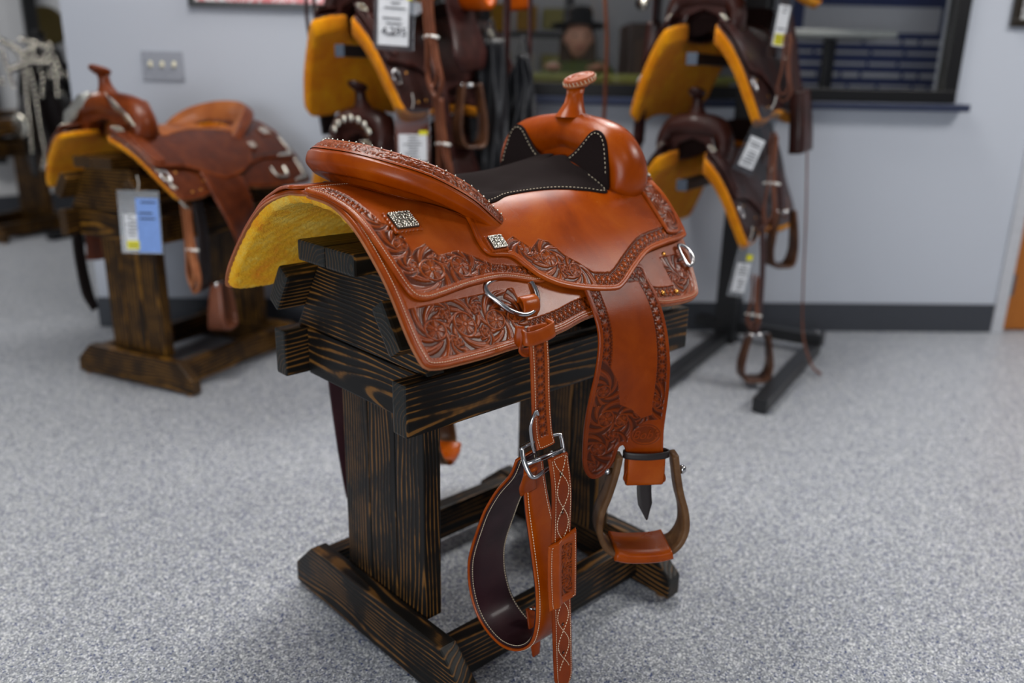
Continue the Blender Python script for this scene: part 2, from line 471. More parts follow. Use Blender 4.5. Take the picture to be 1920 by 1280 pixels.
picture('framed_photo', 'black framed red and white photograph at the top left of the wall', .50, 1.32, 1.305, 1.85, .022, blotch('red_white_photo_print', [(60, 60, 70), (220, 218, 220), (200, 70, 76), (230, 226, 226), (150, 110, 110)], 26), M_FRAME)
picture('framed_photo', 'dark framed black and white photograph above the door hinge, at the right edge', 3.80, 4.3, 1.305, 1.7, .03, blotch('grey_photo_print', [(40, 40, 44), (200, 200, 200), (90, 90, 92), (220, 220, 220)], 60), plain('gilt_edged_black_frame', (34, 28, 20), .3))

# ------------------------------------------------------------------ room behind the glass
fl2 = empty('wall_inner_room'); tag(fl2, 'far wall of the room behind the glass', kind='structure')
wbox('wall_panel', .3, 6.5, 2.6, 2.7, 0, 2.78, M_WALL2, fl2)
M_YEL = plain('yellow_counter_laminate', (176, 160, 70), .4)
ct = empty('counter', wp(2.2, 1.35, 0), ANG); tag(ct, 'yellow front counter behind the window glass', 'counter')
box('counter_body', (0, 0, .53), (1.6, .45, 1.06), M_YEL, ct, .004)
box('counter_top', (0, 0, 1.08), (1.66, .52, .035), plain('olive_counter_top', (120, 122, 60), .3), ct, .004)
sh = empty('shelf_unit', wp(1.95, 2.3, 0), ANG); tag(sh, 'black shelf unit with yellow stock behind the glass, left part', 'shelf')
for x in (-.28, .28): box('upright', (x, 0, .95), (.03, .3, 1.9), M_BLACK, sh, .002)
for i in range(5): box('shelf', (0, 0, .5+i*.28), (.56, .3, .02), M_BLACK, sh, .002)
CN = {(190, 140, 30): 'amber', (210, 208, 200): 'white', (60, 60, 60): 'dark grey', (170, 160, 90): 'olive'}
for i in range(5):
    for j in range(3):
        c = random.choice(list(CN))
        b = box('stock_box', wp(1.95-.17+j*.17, 2.24, .5+i*.28+.07+.011), (.13, .16, .12+random.random()*.05), plain('carton_%d%d' % (i, j), c, .6), None, .004, R=Matrix.Rotation(ANG, 3, 'Z'))
        b.location.z = .51+i*.28+b.dimensions.z/2 if False else .512+i*.28+.085
        b.scale.z = 1
        tag(b, '%s carton on the %s board of the black shelf unit, %s' % (CN[c], ['lowest', 'second lowest', 'middle', 'second highest', 'highest'][i], ['left end', 'in the middle', 'right end'][j]), 'box', 'boxed goods on the shelves behind the glass')
# blue notice board and white table behind the glass
nb = empty('notice_board', wp(3.92, 1.5, 0), ANG); tag(nb, 'blue notice board with white printed lines behind the glass', 'notice board')
M_NAVY = plain('navy_board_print', (52, 66, 116), .5); M_WHT = plain('white_print', (214, 217, 224), .5)
box('panel', (0, 0, 1.15), (1.05, .02, .9), M_NAVY, nb, .002)
box('frame', (-.54, 0, 1.15), (.03, .04, .96), M_BLACK, nb, .002); box('frame', (.54, 0, 1.15), (.05, .04, .96), M_BLACK, nb, .002)
box('leg', (0, .05, .35), (.05, .05, .7), M_BLACK, nb, .002)
box('title_panel', (-.02, -.012, 1.43), (.80, .006, .14), M_WHT, nb, .01)
bm = bmesh.new()
for i in range(9):
    x = -.46
    while x < .44:
        L = random.uniform(.08, .3); L = min(L, .46-x)
        if L > .03: add_box(bm, (x+L/2, -.013, 1.31-i*.062), (L-.02, .004, .014 if i % 3 else .024))
        x += L
for x in np.arange(-.36, .3, .035):
    add_box(bm, (x, -.017, 1.445), (.02, .003, .03))
tag(from_bm('printed_lines', bm, M_WHT, nb), kind='stuff')
tb = empty('folding_table', wp(3.25, .75, 0), ANG); tag(tb, 'white topped table behind the glass near the blue board', 'table')
box('table_top', (0, 0, 1.30), (.75, .35, .035), plain('white_table_top', (206, 210, 206), .3), tb, .012)
box('leg', (.12, 0, .64), (.05, .05, 1.28), M_BLACK, tb, .004)
cp = empty('storage_cabinet', wp(3.05, 1.88, 0), ANG); tag(cp, 'dark brown wooden cabinet behind the glass beside the person', 'cabinet')
box('cabinet_body', (-.25, .1, .7), (.5, .4, 1.4), plain('dark_walnut', (58, 38, 28), .4), cp, .01)
box('door', (-.25, -.11, .95), (.42, .02, .7), plain('walnut_door', (74, 50, 34), .4), cp, .006)
box('drawer', (-.25, -.11, .4), (.42, .02, .3), plain('walnut_drawer', (84, 62, 40), .4), cp, .006)
# person behind the counter
pr = empty('person', wp(2.24, 1.80, -.2), ANG)
tag(pr, 'long haired person in a black hat and green top leaning on the counter', 'person')
def skin(name, pts, edges, rad, mat, parent, lv=2):
    me = bpy.data.meshes.new(name); me.from_pydata(pts, edges, []); o = link(name, me, mat, parent)
    o.modifiers.new('skin', 'SKIN'); 
    for v, r_ in zip(me.skin_vertices[0].data, rad): v.radius = (r_, r_) if not hasattr(r_, '__len__') else r_
    me.skin_vertices[0].data[0].use_root = True
    s = o.modifiers.new('sub', 'SUBSURF'); s.levels = lv; s.render_levels = lv
    return o
M_SKIN = plain('skin', (188, 140, 118), .5); M_GREEN = plain('olive_green_shirt', (72, 84, 34), .8)
pts = [(0, 0, .92), (0, 0, 1.08), (0, -.03, 1.24), (0, -.05, 1.34), (0, -.08, 1.40), (-.15, -.04, 1.31), (-.21, -.13, 1.26), (-.17, -.25, 1.335), (.15, -.04, 1.31), (.21, -.13, 1.26), (.10, -.25, 1.335), (-.09, 0, .90), (-.1, -.04, .6), (-.1, 0, .25), (.09, 0, .90), (.1, -.04, .6), (.1, 0, .25)]
skin('body', pts, [(0, 1), (1, 2), (2, 3), (3, 4), (3, 5), (5, 6), (6, 7), (3, 8), (8, 9), (9, 10), (0, 11), (11, 12), (12, 13), (0, 14), (14, 15), (15, 16)],
     [(.15, .11), (.14, .10), (.17, .11), (.09, .08), .05, .07, .05, .035, .07, .05, .035, .10, .075, .05, .10, .075, .05], M_GREEN, pr)
def blob(name, c, s, mat, parent, fn=None):
    bm = bmesh.new(); bmesh.ops.create_icosphere(bm, subdivisions=3, radius=1)
    for v in bm.verts:
        p = v.co.copy()
        if fn: p = fn(p)
        v.co = Vector((c[0]+p.x*s[0], c[1]+p.y*s[1], c[2]+p.z*s[2]))
    return from_bm(name, bm, mat, parent, True)
def face(p):
    q = p.copy()
    if q.z < 0: q.x *= 1+.25*q.z; q.y *= 1+.12*q.z
    if q.y < 0:
        q.y -= .22*math.exp(-((p.x/.16)**2+((p.z+.1)/.22)**2))
        for sx in (-1, 1): q.y += .12*math.exp(-(((p.x-sx*.38)/.2)**2+((p.z-.08)/.14)**2))
        q.y -= .06*math.exp(-((p.x/.3)**2+((p.z+.48)/.07)**2))
    return q
hd = blob('head', (-.01, -.12, 1.50), (.078, .095, .115), M_SKIN, pr, face)
for sx in (-1, 1):
    blob('eye', (-.01+sx*.03, -.200, 1.512), (.011, .008, .008), plain('dark_eye', (40, 30, 26), .3), hd)
    blob('ear', (-.01+sx*.077, -.11, 1.495), (.012, .022, .03), M_SKIN, hd)
blob('mouth', (-.01, -.206, 1.447), (.026, .008, .008), plain('lips', (150, 84, 78), .5), hd)
M_HAIR = plain('brown_hair', (62, 44, 22), .7)
def hairf(p):
    q = p.copy()
    if q.y < -.15 and q.z < .55: q.y = -.15+(.0)
    if q.z < 0: q.x *= 1-.15*q.z
    return q
blob('hair', (-.01, -.085, 1.44), (.112, .10, .19), M_HAIR, pr, hairf)
hat = lathe('hat', [(.165, 0), (.17, .006), (.10, .01), (.082, .02), (.08, .085), (.066, .11), (.04, .102), (.0, .092)], plain('black_felt_hat', (18, 17, 18), .8), pr, (-.01, -.11, 1.565), (-.08, 0, 0))
def hand(parent, base, dirv, mat):
    b = Vector(base); d = Vector(dirv).normalized(); sd = Vector((0, 0, 1)).cross(d).normalized()
    P_ = [b, b+d*.05]; E_ = [(0, 1)]; R_ = [.022, .026]
    for i, L in enumerate((.06, .072, .068, .052)):
        o = sd*(.03-.02*i)
        i0 = len(P_)
        P_ += [b+d*.07+o, b+d*(.07+L*.55)+o+Vector((0, 0, .004)), b+d*(.07+L)+o-Vector((0, 0, .012))]
        E_ += [(1, i0), (i0, i0+1), (i0+1, i0+2)]; R_ += [.009, .008, .0065]
    i0 = len(P_); P_ += [b+d*.03+sd*.035, b+d*.06+sd*.05]; E_ += [(0, i0), (i0, i0+1)]; R_ += [.010, .008]
    return skin('hand', [tuple(p) for p in P_], E_, R_, mat, parent, 1)
hand(pr, (-.17, -.25, 1.335), (-.2, -1, .0), M_SKIN); hand(pr, (.10, -.25, 1.335), (-.5, -1, .0), M_SKIN)

# ------------------------------------------------------------------ wooden saddle stands
def saddle_stand(name, label, mat, loc, rz, planks=3, far=True):
    t = empty(name, loc, rz); tag(t, label, 'saddle stand', 'wooden saddle stands')
    L, Wd, Z = .735, .206, .612
    X90 = (0, 0, math.pi/2)
    def run(nm, x0, x1, y, z, sy, sz, b=.004): return box(nm, ((x0+x1)/2, y, z), (x1-x0, sy, sz), mat, t, b)
    for s in (-1, 1):
        run('side_rail', 0, L, s*(Wd-.0185), Z-.0445, .037, .089)
        run('stretcher', .089, .604, s*.199, .066, .037, .082)
    for (x, sg) in ((.0475+.019, 1), (L-.0475-.019, -1)):
        c = box('cross_beam', (x, 0, Z-.0465), (2*(Wd-.037)-.001, .038, .089), mat, t, .003, R=X90)
    for (x, R_, Rc) in ((.0715, .281, .216), (.6225, .305, .232)):
        f = prism('foot', [(-R_, .008), (R_, .008), (R_, .055), (Rc, .116), (-Rc, .116), (-R_, .055)], .038, mat, t, (x, 0, 0), X90, .004)
        for s in (-1, 1):
            lathe('foot_pad', [(.012, 0), (.014, .002), (.014, .007), (.012, .008)], M_BRASS, t, (x, s*(R_-.03), 0), seg=12)
    for x in (.1105, .5845):
        for i in range(planks):
            wv = .2555/planks
            box('post_plank', (x, (i-(planks-1)/2)*wv, .335), (.46, wv-.0015, .038), mat, t, .0025, R=Matrix.Rotation(math.pi/2, 3, 'X') @ Matrix.Rotation(math.pi/2, 3, 'Z') if False else Matrix(((0, 0, 1), (0, 1, 0), (-1, 0, 0))))
    g = [(-.199, Z), (.199, Z), (.103, .757), (-.103, .757)]
    for x in (.065, L-.065):
        prism('gable_block', g, .037, mat, t, (x, 0, .001), X90, .003)
    for s in (-1, 1):
        box('top_slat', (L/2-.004, s*.0437, .7785), (L+.008, .0868, .0365), mat, t, .005)
        th = math.atan2(.757-.612, .096)
        nx, nz = math.sin(th), math.cos(th)
        cy, cz = .151+nx*.019, .684+nz*.019
        box('side_slat', (L/2-.004, s*cy, cz), (L+.008, .084, .036), mat, t, .006, R=Matrix.Rotation(-s*th, 3, 'X'))
    return t
saddle_stand('saddle_stand', 'dark stained wooden saddle stand under the tan tooled saddle in the middle', W_DARK, (0, 0, 0), 0)
S2O = (.188, 1.731); S2A = .37
saddle_stand('saddle_stand', 'amber stained wooden saddle stand under the chestnut saddle on the left', W_AMBER, (*S2O, 0), S2A)
saddle_stand('saddle_stand', 'amber wooden saddle stand standing farthest back, at the left edge', W_AMBER, (.36, 5.02, 0), .5, 1)
# ------------------------------------------------------------------ saddle surfaces
PV = np.array([0, .03, .06, .1, .15, .2, .23, .26, .29, .31, .34, .37]); PZ = np.array([.883, .882, .878, .867, .844, .805, .776, .741, .703, .677, .636, .593])
def P_(v):
    v = np.abs(v); m = np.gradient(PZ, PV); i = np.clip(np.searchsorted(PV, v)-1, 0, len(PV)-2); h = PV[i+1]-PV[i]; t = (v-PV[i])/h
    return (2*t**3-3*t**2+1)*PZ[i]+(t**3-2*t**2+t)*h*m[i]+(-2*t**3+3*t**2)*PZ[i+1]+(t**3-t**2)*h*m[i+1]
VV = np.linspace(0, .37, 500); ZZ = P_(VV); SS = np.concatenate([[0], np.cumsum(np.hypot(np.diff(VV), np.diff(ZZ)))])
def s_of_v(v): return np.sign(v)*np.interp(np.abs(v), VV, SS)
def base_surface(u, s, off, lift=None):
    """u along the saddle, s = arc length over the bars (+s is the near side, -y); returns points"""
    a = np.abs(s); sg = np.where(s >= 0, -1., 1.)
    y = np.interp(a, SS, VV); z = np.interp(a, SS, ZZ); e = 1e-3
    dy = np.interp(a+e, SS, VV)-np.interp(np.maximum(a-e, 0), SS, VV); dz = np.interp(a+e, SS, ZZ)-np.interp(np.maximum(a-e, 0), SS, ZZ)
    L = np.hypot(dy, dz)+1e-9
    p = np.stack([u+0*s, (y-dz/L*off)*sg, z+dy/L*off], -1)
    if lift is not None: p[:, 2] += lift(u, y)
    return p
CU = [-.1, .05, .10, .16, .22, .30, .36, .42, .47, .52, .60]
CZ = [-.01, -.02, -.035, -.046, -.052, -.052, -.042, -.022, .0, .014, .02]
def seat_lift(u, v): return np.interp(u, CU, CZ)*(1-sstep(.02, .135, np.abs(v)))
ZY = ([.26, .30, .36, .40, .45, .50, .55, .60, .65, .69, .72, .76], [-.374, -.372, -.368, -.365, -.362, -.358, -.353, -.345, -.330, -.312, -.292, -.262])
ZX_, ZYV = np.array(ZY[0]), np.array(ZY[1])
def ycub(z):
    m = np.gradient(ZYV, ZX_); z = np.clip(z, ZX_[0], ZX_[-1]-1e-9); i = np.clip(np.searchsorted(ZX_, z, side='right')-1, 0, len(ZX_)-2); h = ZX_[i+1]-ZX_[i]; t = (z-ZX_[i])/h
    return (2*t**3-3*t**2+1)*ZYV[i]+(t**3-2*t**2+t)*h*m[i]+(-2*t**3+3*t**2)*ZYV[i+1]+(t**3-t**2)*h*m[i+1]
def fender_surface(a, z, off):
    y0 = ycub(z); k_ = np.clip((.70-z)/.30, 0, 1); k_ = k_*k_*(3-2*k_); t = k_*math.radians(38)
    return np.stack([.405+a*np.cos(t)-off*np.sin(t), y0-a*np.sin(t)-off*np.cos(t), z], -1)
def densify(poly, step, corner=True):
    P = catmull(poly, 10, True)
    P = np.vstack([P, P[:1]]); seg = np.hypot(*np.diff(P, axis=0).T); L = np.concatenate([[0], np.cumsum(seg)])
    n = max(12, int(L[-1]/step)); t = np.linspace(0, L[-1], n, endpoint=False)
    return np.stack([np.interp(t, L, P[:, 0]), np.interp(t, L, P[:, 1])], 1)
def bdist(pts, B):
    """distance to closed boundary B and arc length of the nearest point"""
    A = B; C_ = np.roll(B, -1, 0); dv = C_-A; L2 = (dv**2).sum(1)+1e-12; Ls = np.concatenate([[0], np.cumsum(np.sqrt(L2))])
    out = np.empty(len(pts)); arc = np.empty(len(pts))
    for i in range(0, len(pts), 4000):
        p = pts[i:i+4000, None, :]
        t = np.clip(((p-A)*dv).sum(2)/L2, 0, 1); q = A+t[..., None]*dv
        d = ((p-q)**2).sum(2); j = d.argmin(1); r_ = np.arange(len(j))
        out[i:i+4000] = np.sqrt(d[r_, j]); arc[i:i+4000] = Ls[j]+t[r_, j]*np.sqrt(L2[j])
    return out, arc
def inside(pts, B):
    x, y = pts[:, 0], pts[:, 1]; c = np.zeros(len(pts), bool)
    for (x1, y1), (x2, y2) in zip(B, np.roll(B, -1, 0)):
        m = ((y1 > y) != (y2 > y)); 
        if y1 != y2: c ^= m & (x < (x2-x1)*(y-y1)/(y2-y1)+x1)
    return c
def sheet(name, poly, surf, base, thick, res, mat, parent, hfun=None, edge=.003, mirror=False, xf=None, under=True, dense=True):
    """leather piece: outline poly in surface coordinates, pushed out along the surface, with rounded edge and carved relief"""
    B = densify(poly, max(res, .0018) if dense else res)
    lo, hi = B.min(0), B.max(0)
    gx = np.arange(lo[0], hi[0], res); gy = np.arange(lo[1], hi[1], res*.866)
    X, Y = np.meshgrid(gx, gy); X = X+(np.arange(len(gy)) % 2)[:, None]*res*.5
    G = np.stack([X.ravel(), Y.ravel()], 1); G = G[inside(G, B)]
    d, arc = bdist(G, B); k_ = d > res*.6; G = G[k_]; d = d[k_]; arc = arc[k_]
    if res > .002:   # extra ring for the rounded edge
        T = unit(np.roll(B, -1, 0)-np.roll(B, 1, 0)); N = np.stack([-T[:, 1], T[:, 0]], 1)
        R1 = B+N*edge*.6
        if not inside(R1[:1], B)[0]: R1 = B-N*edge*.6
        ok = inside(R1, B); dd, aa = bdist(R1, B); ok &= dd > edge*.4; far_ = d > edge*1.2
        G = np.vstack([G[far_], R1[ok]]); d = np.concatenate([d[far_], dd[ok]]); arc = np.concatenate([arc[far_], aa[ok]])
    n = len(B)
    res_ = delaunay_2d_cdt([Vector(p) for p in np.vstack([B, G])], [], [list(range(n))], 1, 1e-7)
    V2 = np.array([tuple(v) for v in res_[0]]); F = res_[2]
    dist = np.zeros(len(V2)); ar = np.zeros(len(V2))
    orig = res_[3]
    for i, o in enumerate(orig):
        if o:
            j = o[0]
            if j >= n: dist[i] = d[j-n]; ar[i] = arc[j-n]
            else: dist[i] = 0
    tt = np.clip(dist/edge, 0, 1)
    h = thick*np.sqrt(np.clip(1-(1-tt)**2, 0, 1))*.75+thick*.25
    st = np.zeros(len(V2))
    if hfun is not None:
        hh, st = hfun(V2[:, 0], V2[:, 1], dist, ar); h = h+hh
    top = surf(V2[:, 0], V2[:, 1], base+h)
    nv = len(V2); ring = [i for i, o in enumerate(orig) if o and o[0] < n]
    ring.sort(key=lambda i: orig[i][0])
    verts = [top]; faces = [list(f) for f in F]
    # orientation: compare with outward push
    f0 = F[len(F)//2]; nn = np.cross(top[f0[1]]-top[f0[0]], top[f0[2]]-top[f0[0]])
    outw = surf(V2[f0[:1], 0], V2[f0[:1], 1], np.array([base+.05]))[0]-top[f0[0]]
    if np.dot(nn, outw) < 0: faces = [f[::-1] for f in faces]
    if under:
        bot = surf(V2[:, 0], V2[:, 1], np.full(nv, float(base)))
        verts.append(bot); faces += [[i+nv for i in f[::-1]] for f in faces[:len(F)]]
        for a, b in zip(ring, ring[1:]+ring[:1]): faces.append([a, b, b+nv, a+nv])
    V = np.vstack(verts); st = np.concatenate([st]*(2 if under else 1))
    if xf is not None: V = xf(V)
    if mirror: V = V*np.array([1, -1, 1]); faces = [f[::-1] for f in faces]
    o = mesh(name, V, faces, mat, parent)
    bmx = bmesh.new(); bmx.from_mesh(o.data)
    if under: bmesh.ops.recalc_face_normals(bmx, faces=bmx.faces[:])
    bmx.to_mesh(o.data); bmx.free()
    if hfun is not None:
        at = o.data.attributes.new('stain', 'FLOAT', 'POINT'); at.data.foreach_set('value', st.astype(np.float32))
    return o
# carved relief ---------------------------------------------------------------
def floral(x, y, centers, leaf=1.0):
    """rosettes ringed by scrolling leaves; returns 0..1 relief"""
    best = np.full(x.shape, 1e9); h = np.zeros(x.shape)
    for i, (cx, cy, R) in enumerate(centers):
        dx, dy = x-cx, y-cy; r = np.hypot(dx, dy)/R; th = np.arctan2(dy, dx)+i*1.3
        sg = 1 if i % 2 else -1
        k_ = 5 if R > .012 else 4
        lobe = .62+.38*np.abs(np.cos(k_*.5*th))**.7
        pet = np.clip(1.15-r/lobe, 0, 1)**.35*(.55+.45*np.abs(np.cos(k_*.5*th)))
        pet = pet-.22*(np.sin(k_*3*th)*.5+.5)*sstep(.25, .5, r)*(r < lobe)
        pet = np.where(r < .2, .95, np.where(r < .27, .15, pet))
        ringr = 1.12+.10*np.cos(th*2+i)
        ring = np.exp(-((r-ringr)/.10)**2)
        ph = 7*th*1.0+sg*9*np.log(np.maximum(r, .2))+i
        lf = np.clip(np.sin(ph)*.75+.35, 0, 1)**.6*(.75+.25*np.sin(ph*4+3*r))
        hh = np.where(r < 1.0, pet, np.maximum(ring, np.where(r > 1.25, lf*.9, 0)))
        m = r < best
        h = np.where(m, hh, h); best = np.where(m, r, best)
    return np.clip(h, 0, 1)
def stamp(a, b, p):
    """geometric stamp row: a along, b across in -1..1 ; p pitch"""
    t = (a/p) % 1*2-1
    star = np.clip(1.25-(np.abs(t)**.75+np.abs(b)**.75), 0, 1)
    cr = np.clip(1-np.abs(np.abs(t)-np.abs(b))*3, 0, 1)*.7
    return np.clip(np.maximum(star*1.4, cr), 0, 1)
def groove(d, c, w_): return np.exp(-((d-c)/w_)**2)
def rope(d, c, w_, arc, p): return np.clip(1-np.abs(d-c)/w_, 0, 1)*(.5+.5*np.sin(arc/p*6.283+(d-c)/w_*1.5))
DEP = .0021
def border(d, arc, lines): 
    h = np.zeros(d.shape)
    for c in lines: h -= .0009*groove(d, c, .0007)
    return h
def relief(mask, f): return mask*(f-1)*DEP, mask*(1-f)*.85
def stitches(name, poly, surf, base, inset, pitch, parent, mat, keep=None, mirror=False, L=.0030, xf=None, wd=.0009):
    B = densify(poly, .002); T = unit(np.roll(B, -1, 0)-np.roll(B, 1, 0)); N = np.stack([-T[:, 1], T[:, 0]], 1)
    Q = B+N*inset
    if not inside(Q[len(Q)//2:len(Q)//2+1], B)[0]: Q = B-N*inset
    dd, _ = bdist(Q, B); ok = dd > inset*.9
    Q = Q[ok]
    Qc = np.vstack([Q, Q[:1]]); seg = np.hypot(*np.diff(Qc, axis=0).T); Ls = np.concatenate([[0], np.cumsum(seg)])
    V, F = [], []
    for t in np.arange(0, Ls[-1]-pitch, pitch):
        a = np.array([np.interp(t, Ls, Qc[:, 0]), np.interp(t, Ls, Qc[:, 1])]); b = np.array([np.interp(t+L, Ls, Qc[:, 0]), np.interp(t+L, Ls, Qc[:, 1])])
        if np.hypot(*(b-a)) > L*1.5 or np.hypot(*(b-a)) < L*.3: continue
        if keep is not None and not keep(a[0], a[1]): continue
        p = surf(np.array([a[0], (a[0]+b[0])/2, b[0]]), np.array([a[1], (a[1]+b[1])/2, b[1]]), np.array([base]*3))
        up = surf(np.array([a[0]]), np.array([a[1]]), np.array([base+.01]))[0]-p[0]; up = up/np.linalg.norm(up)
        tv = unit(p[2]-p[0]); sd = np.cross(tv, up)*wd/2
        i = len(V)
        V += [p[0]+sd*.6, p[0]-sd*.6, p[1]+sd+up*.0002, p[1]-sd+up*.0002, p[2]+sd*.6, p[2]-sd*.6, p[0]+up*.0003, p[1]+up*.0009, p[2]+up*.0003]
        F += [(i, i+2, i+7, i+6), (i+2, i+4, i+8, i+7), (i+1, i+6, i+7, i+3), (i+3, i+7, i+8, i+5), (i, i+6, i+1), (i+4, i+5, i+8)]
    if not V: return None
    V = np.array(V)
    if xf is not None: V = xf(V)
    if mirror: V = V*np.array([1, -1, 1])
    o = mesh(name, V, F, mat, parent); tag(o, kind='stuff')
    return o
def frame_at(surf, u, s, off, mirror=False, xf=None):
    p = surf(np.array([u, u+.004, u]), np.array([s, s, s+.004]), np.array([off]*3))
    if xf is not None: p = xf(p)
    if mirror: p = p*np.array([1, -1, 1])
    a = Vector(p[1]-p[0]).normalized(); b = Vector(p[2]-p[0]).normalized(); n_ = a.cross(b).normalized()
    q = surf(np.array([u]), np.array([s]), np.array([off+.01]))
    if xf is not None: q = xf(q)
    if mirror: q = q*np.array([1, -1, 1])
    if n_.dot(Vector(q[0]-p[0])) < 0: n_ = -n_
    b = n_.cross(a)
    return Vector(p[0]), Matrix((a, b, n_)).transposed()
def concho(parent, M_, at, R, size, fancy=True):
    e = box('concho', at+R.col[2]*.0045, (size*1.0, size*.86, .004), M_['antique'] if fancy else M_['silver'], parent, .0015, R=R)
    # engraved relief on the face: scrolls and border beads
    bm = bmesh.new(); rs = random.Random(3)
    for sx, sy, nx_, ny_ in ((0, 1, 9, 0), (0, -1, 9, 0), (1, 0, 0, 8), (-1, 0, 0, 8)):
        n_ = max(nx_, ny_)
        for i in range(n_):
            t = (i+.5)/n_-.5
            c = (sx*size*.46 if sx else t*size*.95, sy*size*.395 if sy else t*size*.8, .0022)
            r_ = bmesh.ops.create_uvsphere(bm, u_segments=6, v_segments=4, radius=.0016)
            bmesh.ops.translate(bm, vec=c, verts=r_['verts'])
    for i in range(16 if fancy else 0):
        cx, cy = ((i % 4)-1.5)*.22*size+rs.uniform(-.03, .03)*size, ((i//4)-1.5)*.17*size+rs.uniform(-.03, .03)*size; rr = rs.uniform(.07, .11)*size; a0 = rs.uniform(0, 6)
        tube('x', [(cx+rr*(1-.12*j)*math.cos(a0+j), cy+rr*(1-.12*j)*math.sin(a0+j), .0022) for j in range(6)], .0011, None, seg=5, n=3, bm=bm)
    g = from_bm('engraving', bm, M_['silver'], e, True); tag(g, kind='stuff')
    # scalloped leather rosette below it
    bm = bmesh.new(); pts = []
    for k_ in range(88):
        a = 2*math.pi*k_/88; c, s_ = math.cos(a), math.sin(a); m = max(abs(c), abs(s_)*1.12); q = size*.62/m*(1+.035*math.sin(a*22))
        pts.append((q*c, q*s_))
    for z in (0, .003):
        pass
    vs0 = [bm.verts.new((x, y, -.001)) for x, y in pts]; vs1 = [bm.verts.new((x, y, .0022)) for x, y in pts]; vs2 = [bm.verts.new((x*.93, y*.93, .003)) for x, y in pts]
    bm.faces.new(vs2)
    for i in range(88):
        j = (i+1) % 88; bm.faces.new((vs0[i], vs0[j], vs1[j], vs1[i])); bm.faces.new((vs1[i], vs1[j], vs2[j], vs2[i]))
    o = from_bm('leather_rosette', bm, M_['tooled'], parent, False); o.location = at; o.rotation_euler = R.to_euler()

SKIRT = [(-.030, 0), (-.034, .08), (-.040, .17), (-.043, .26), (-.0462, .330), (-.0445, .3652), (-.0385, .3865), (-.0163, .3935), (.0218, .395), (.0726, .3952), (.1164, .3935), (.1619, .3925), (.2369, .3868), (.3014, .3765), (.40, .374), (.46, .380), (.5013, .3902), (.5639, .3938), (.600, .3890), (.6140, .3700), (.6271, .3328), (.640, .29), (.655, .22), (.672, .155), (.678, .12), (.660, .10), (.61, .083), (.56, .078), (.50, .13), (.40, .15), (.26, .15), (.14, .11), (.10, .0)]
SKIRT_C = [(-.030, .0), (-.034, .08), (-.040, .17), (-.043, .26)]
def corner(poly, idx):
    """duplicate points so catmull keeps a tight corner"""
    out = []
    for i, p in enumerate(poly):
        out.append(p)
        if i in idx: out.append((p[0]+1e-5, p[1]+1e-5))
    return out
HOUS = [(-.040, .012), (-.041, .063), (-.0335, .1164), (-.0338, .1747), (-.0312, .2219), (-.026, .2646), (-.0169, .2865), (.0023, .2945), (.0341, .2924), (.0944, .2852), (.1576, .285), (.2323, .303), (.27, .285), (.24, .235), (.165, .165), (.12, .10), (.09, .012)]
JOCK = [(.1413, .2195), (.1504, .2443), (.1883, .2538), (.2066, .2757), (.2255, .297), (.2603, .3182), (.3104, .3344), (.3723, .3459), (.4021, .3417), (.457, .3136), (.5094, .2905), (.5678, .2815), (.6303, .2750), (.6428, .2631), (.6534, .2147), (.6640, .1544), (.668, .11), (.62, .09), (.56, .075), (.5, 0.0), (.4, 0), (.28, 0), (.2, 0.0), (.17, .05), (.16, .12), (.150, .175)]
FEND = [(-.096, .7307), (-.0987, .6967), (-.0994, .6607), (-.1072, .6093), (-.113, .5417), (-.1143, .4552), (-.113, .4138), (-.1035, .3911), (-.0881, .3867), (-.0697, .3995), (-.0565, .4198), (-.0495, .4437), (-.043, .4500), (-.038, .4448), (-.0366, .4348), (-.0356, .405), (-.0345, .3781), (.0335, .3763), (.0335, .405), (.0324, .4405), (.035, .4861), (.0489, .5541), (.0595, .6026), (.0700, .6559), (.0725, .7008), (.070, .7256), (.0625, .7538), (-.03, .7600), (-.09, .755)]
STRAP = [(.6150, .1300), (.6320, .1280), (.6470, .1450), (.6440, .21), (.6310, .2500), (.6180, .2640), (.5920, .2640), (.5840, .2500), (.5914, .1859), (.6020, .1480)]
def in_poly(x, y, poly): return inside(np.stack([x, y], 1), np.array(poly, float))

def jock_relief(x, y, d, arc):
    h = border(d, arc, (.0075, .0095))
    flz = [(.1984, .2255), (.2132, .2200), (.2359, .2477), (.262, .2328), (.280, .2404), (.2978, .2684), (.3228, .2892), (.345, .31), (.33, .35), (.2, .33), (.15, .25)]
    fl = in_poly(x, y, flz) & (d > .0105)
    f = floral(x, y, [(.262, .268, .014), (.222, .243, .010), (.305, .297, .011), (.282, .289, .007), (.24, .262, .006)])
    geo = (~fl) & (x > .30) & (d > .0105) & (d < .0335) & (y > .16) & (d > .0105)
    geo &= ~((y < .22) & (x < .6))
    f2 = stamp(arc, (d-.0205)/.0098, .0150)
    f2 = np.where(d > .0310, rope(d, .0322, .0016, arc, .0045), f2); f2 = np.where((d > .0292) & (d < .0310), .0, f2)
    h1, s1 = relief(fl.astype(float), f); h2, s2 = relief(geo.astype(float), f2)
    rim = .0011*np.exp(-((d-.0345)/.0008)**2)*geo
    return h+h1+h2, s1+s2
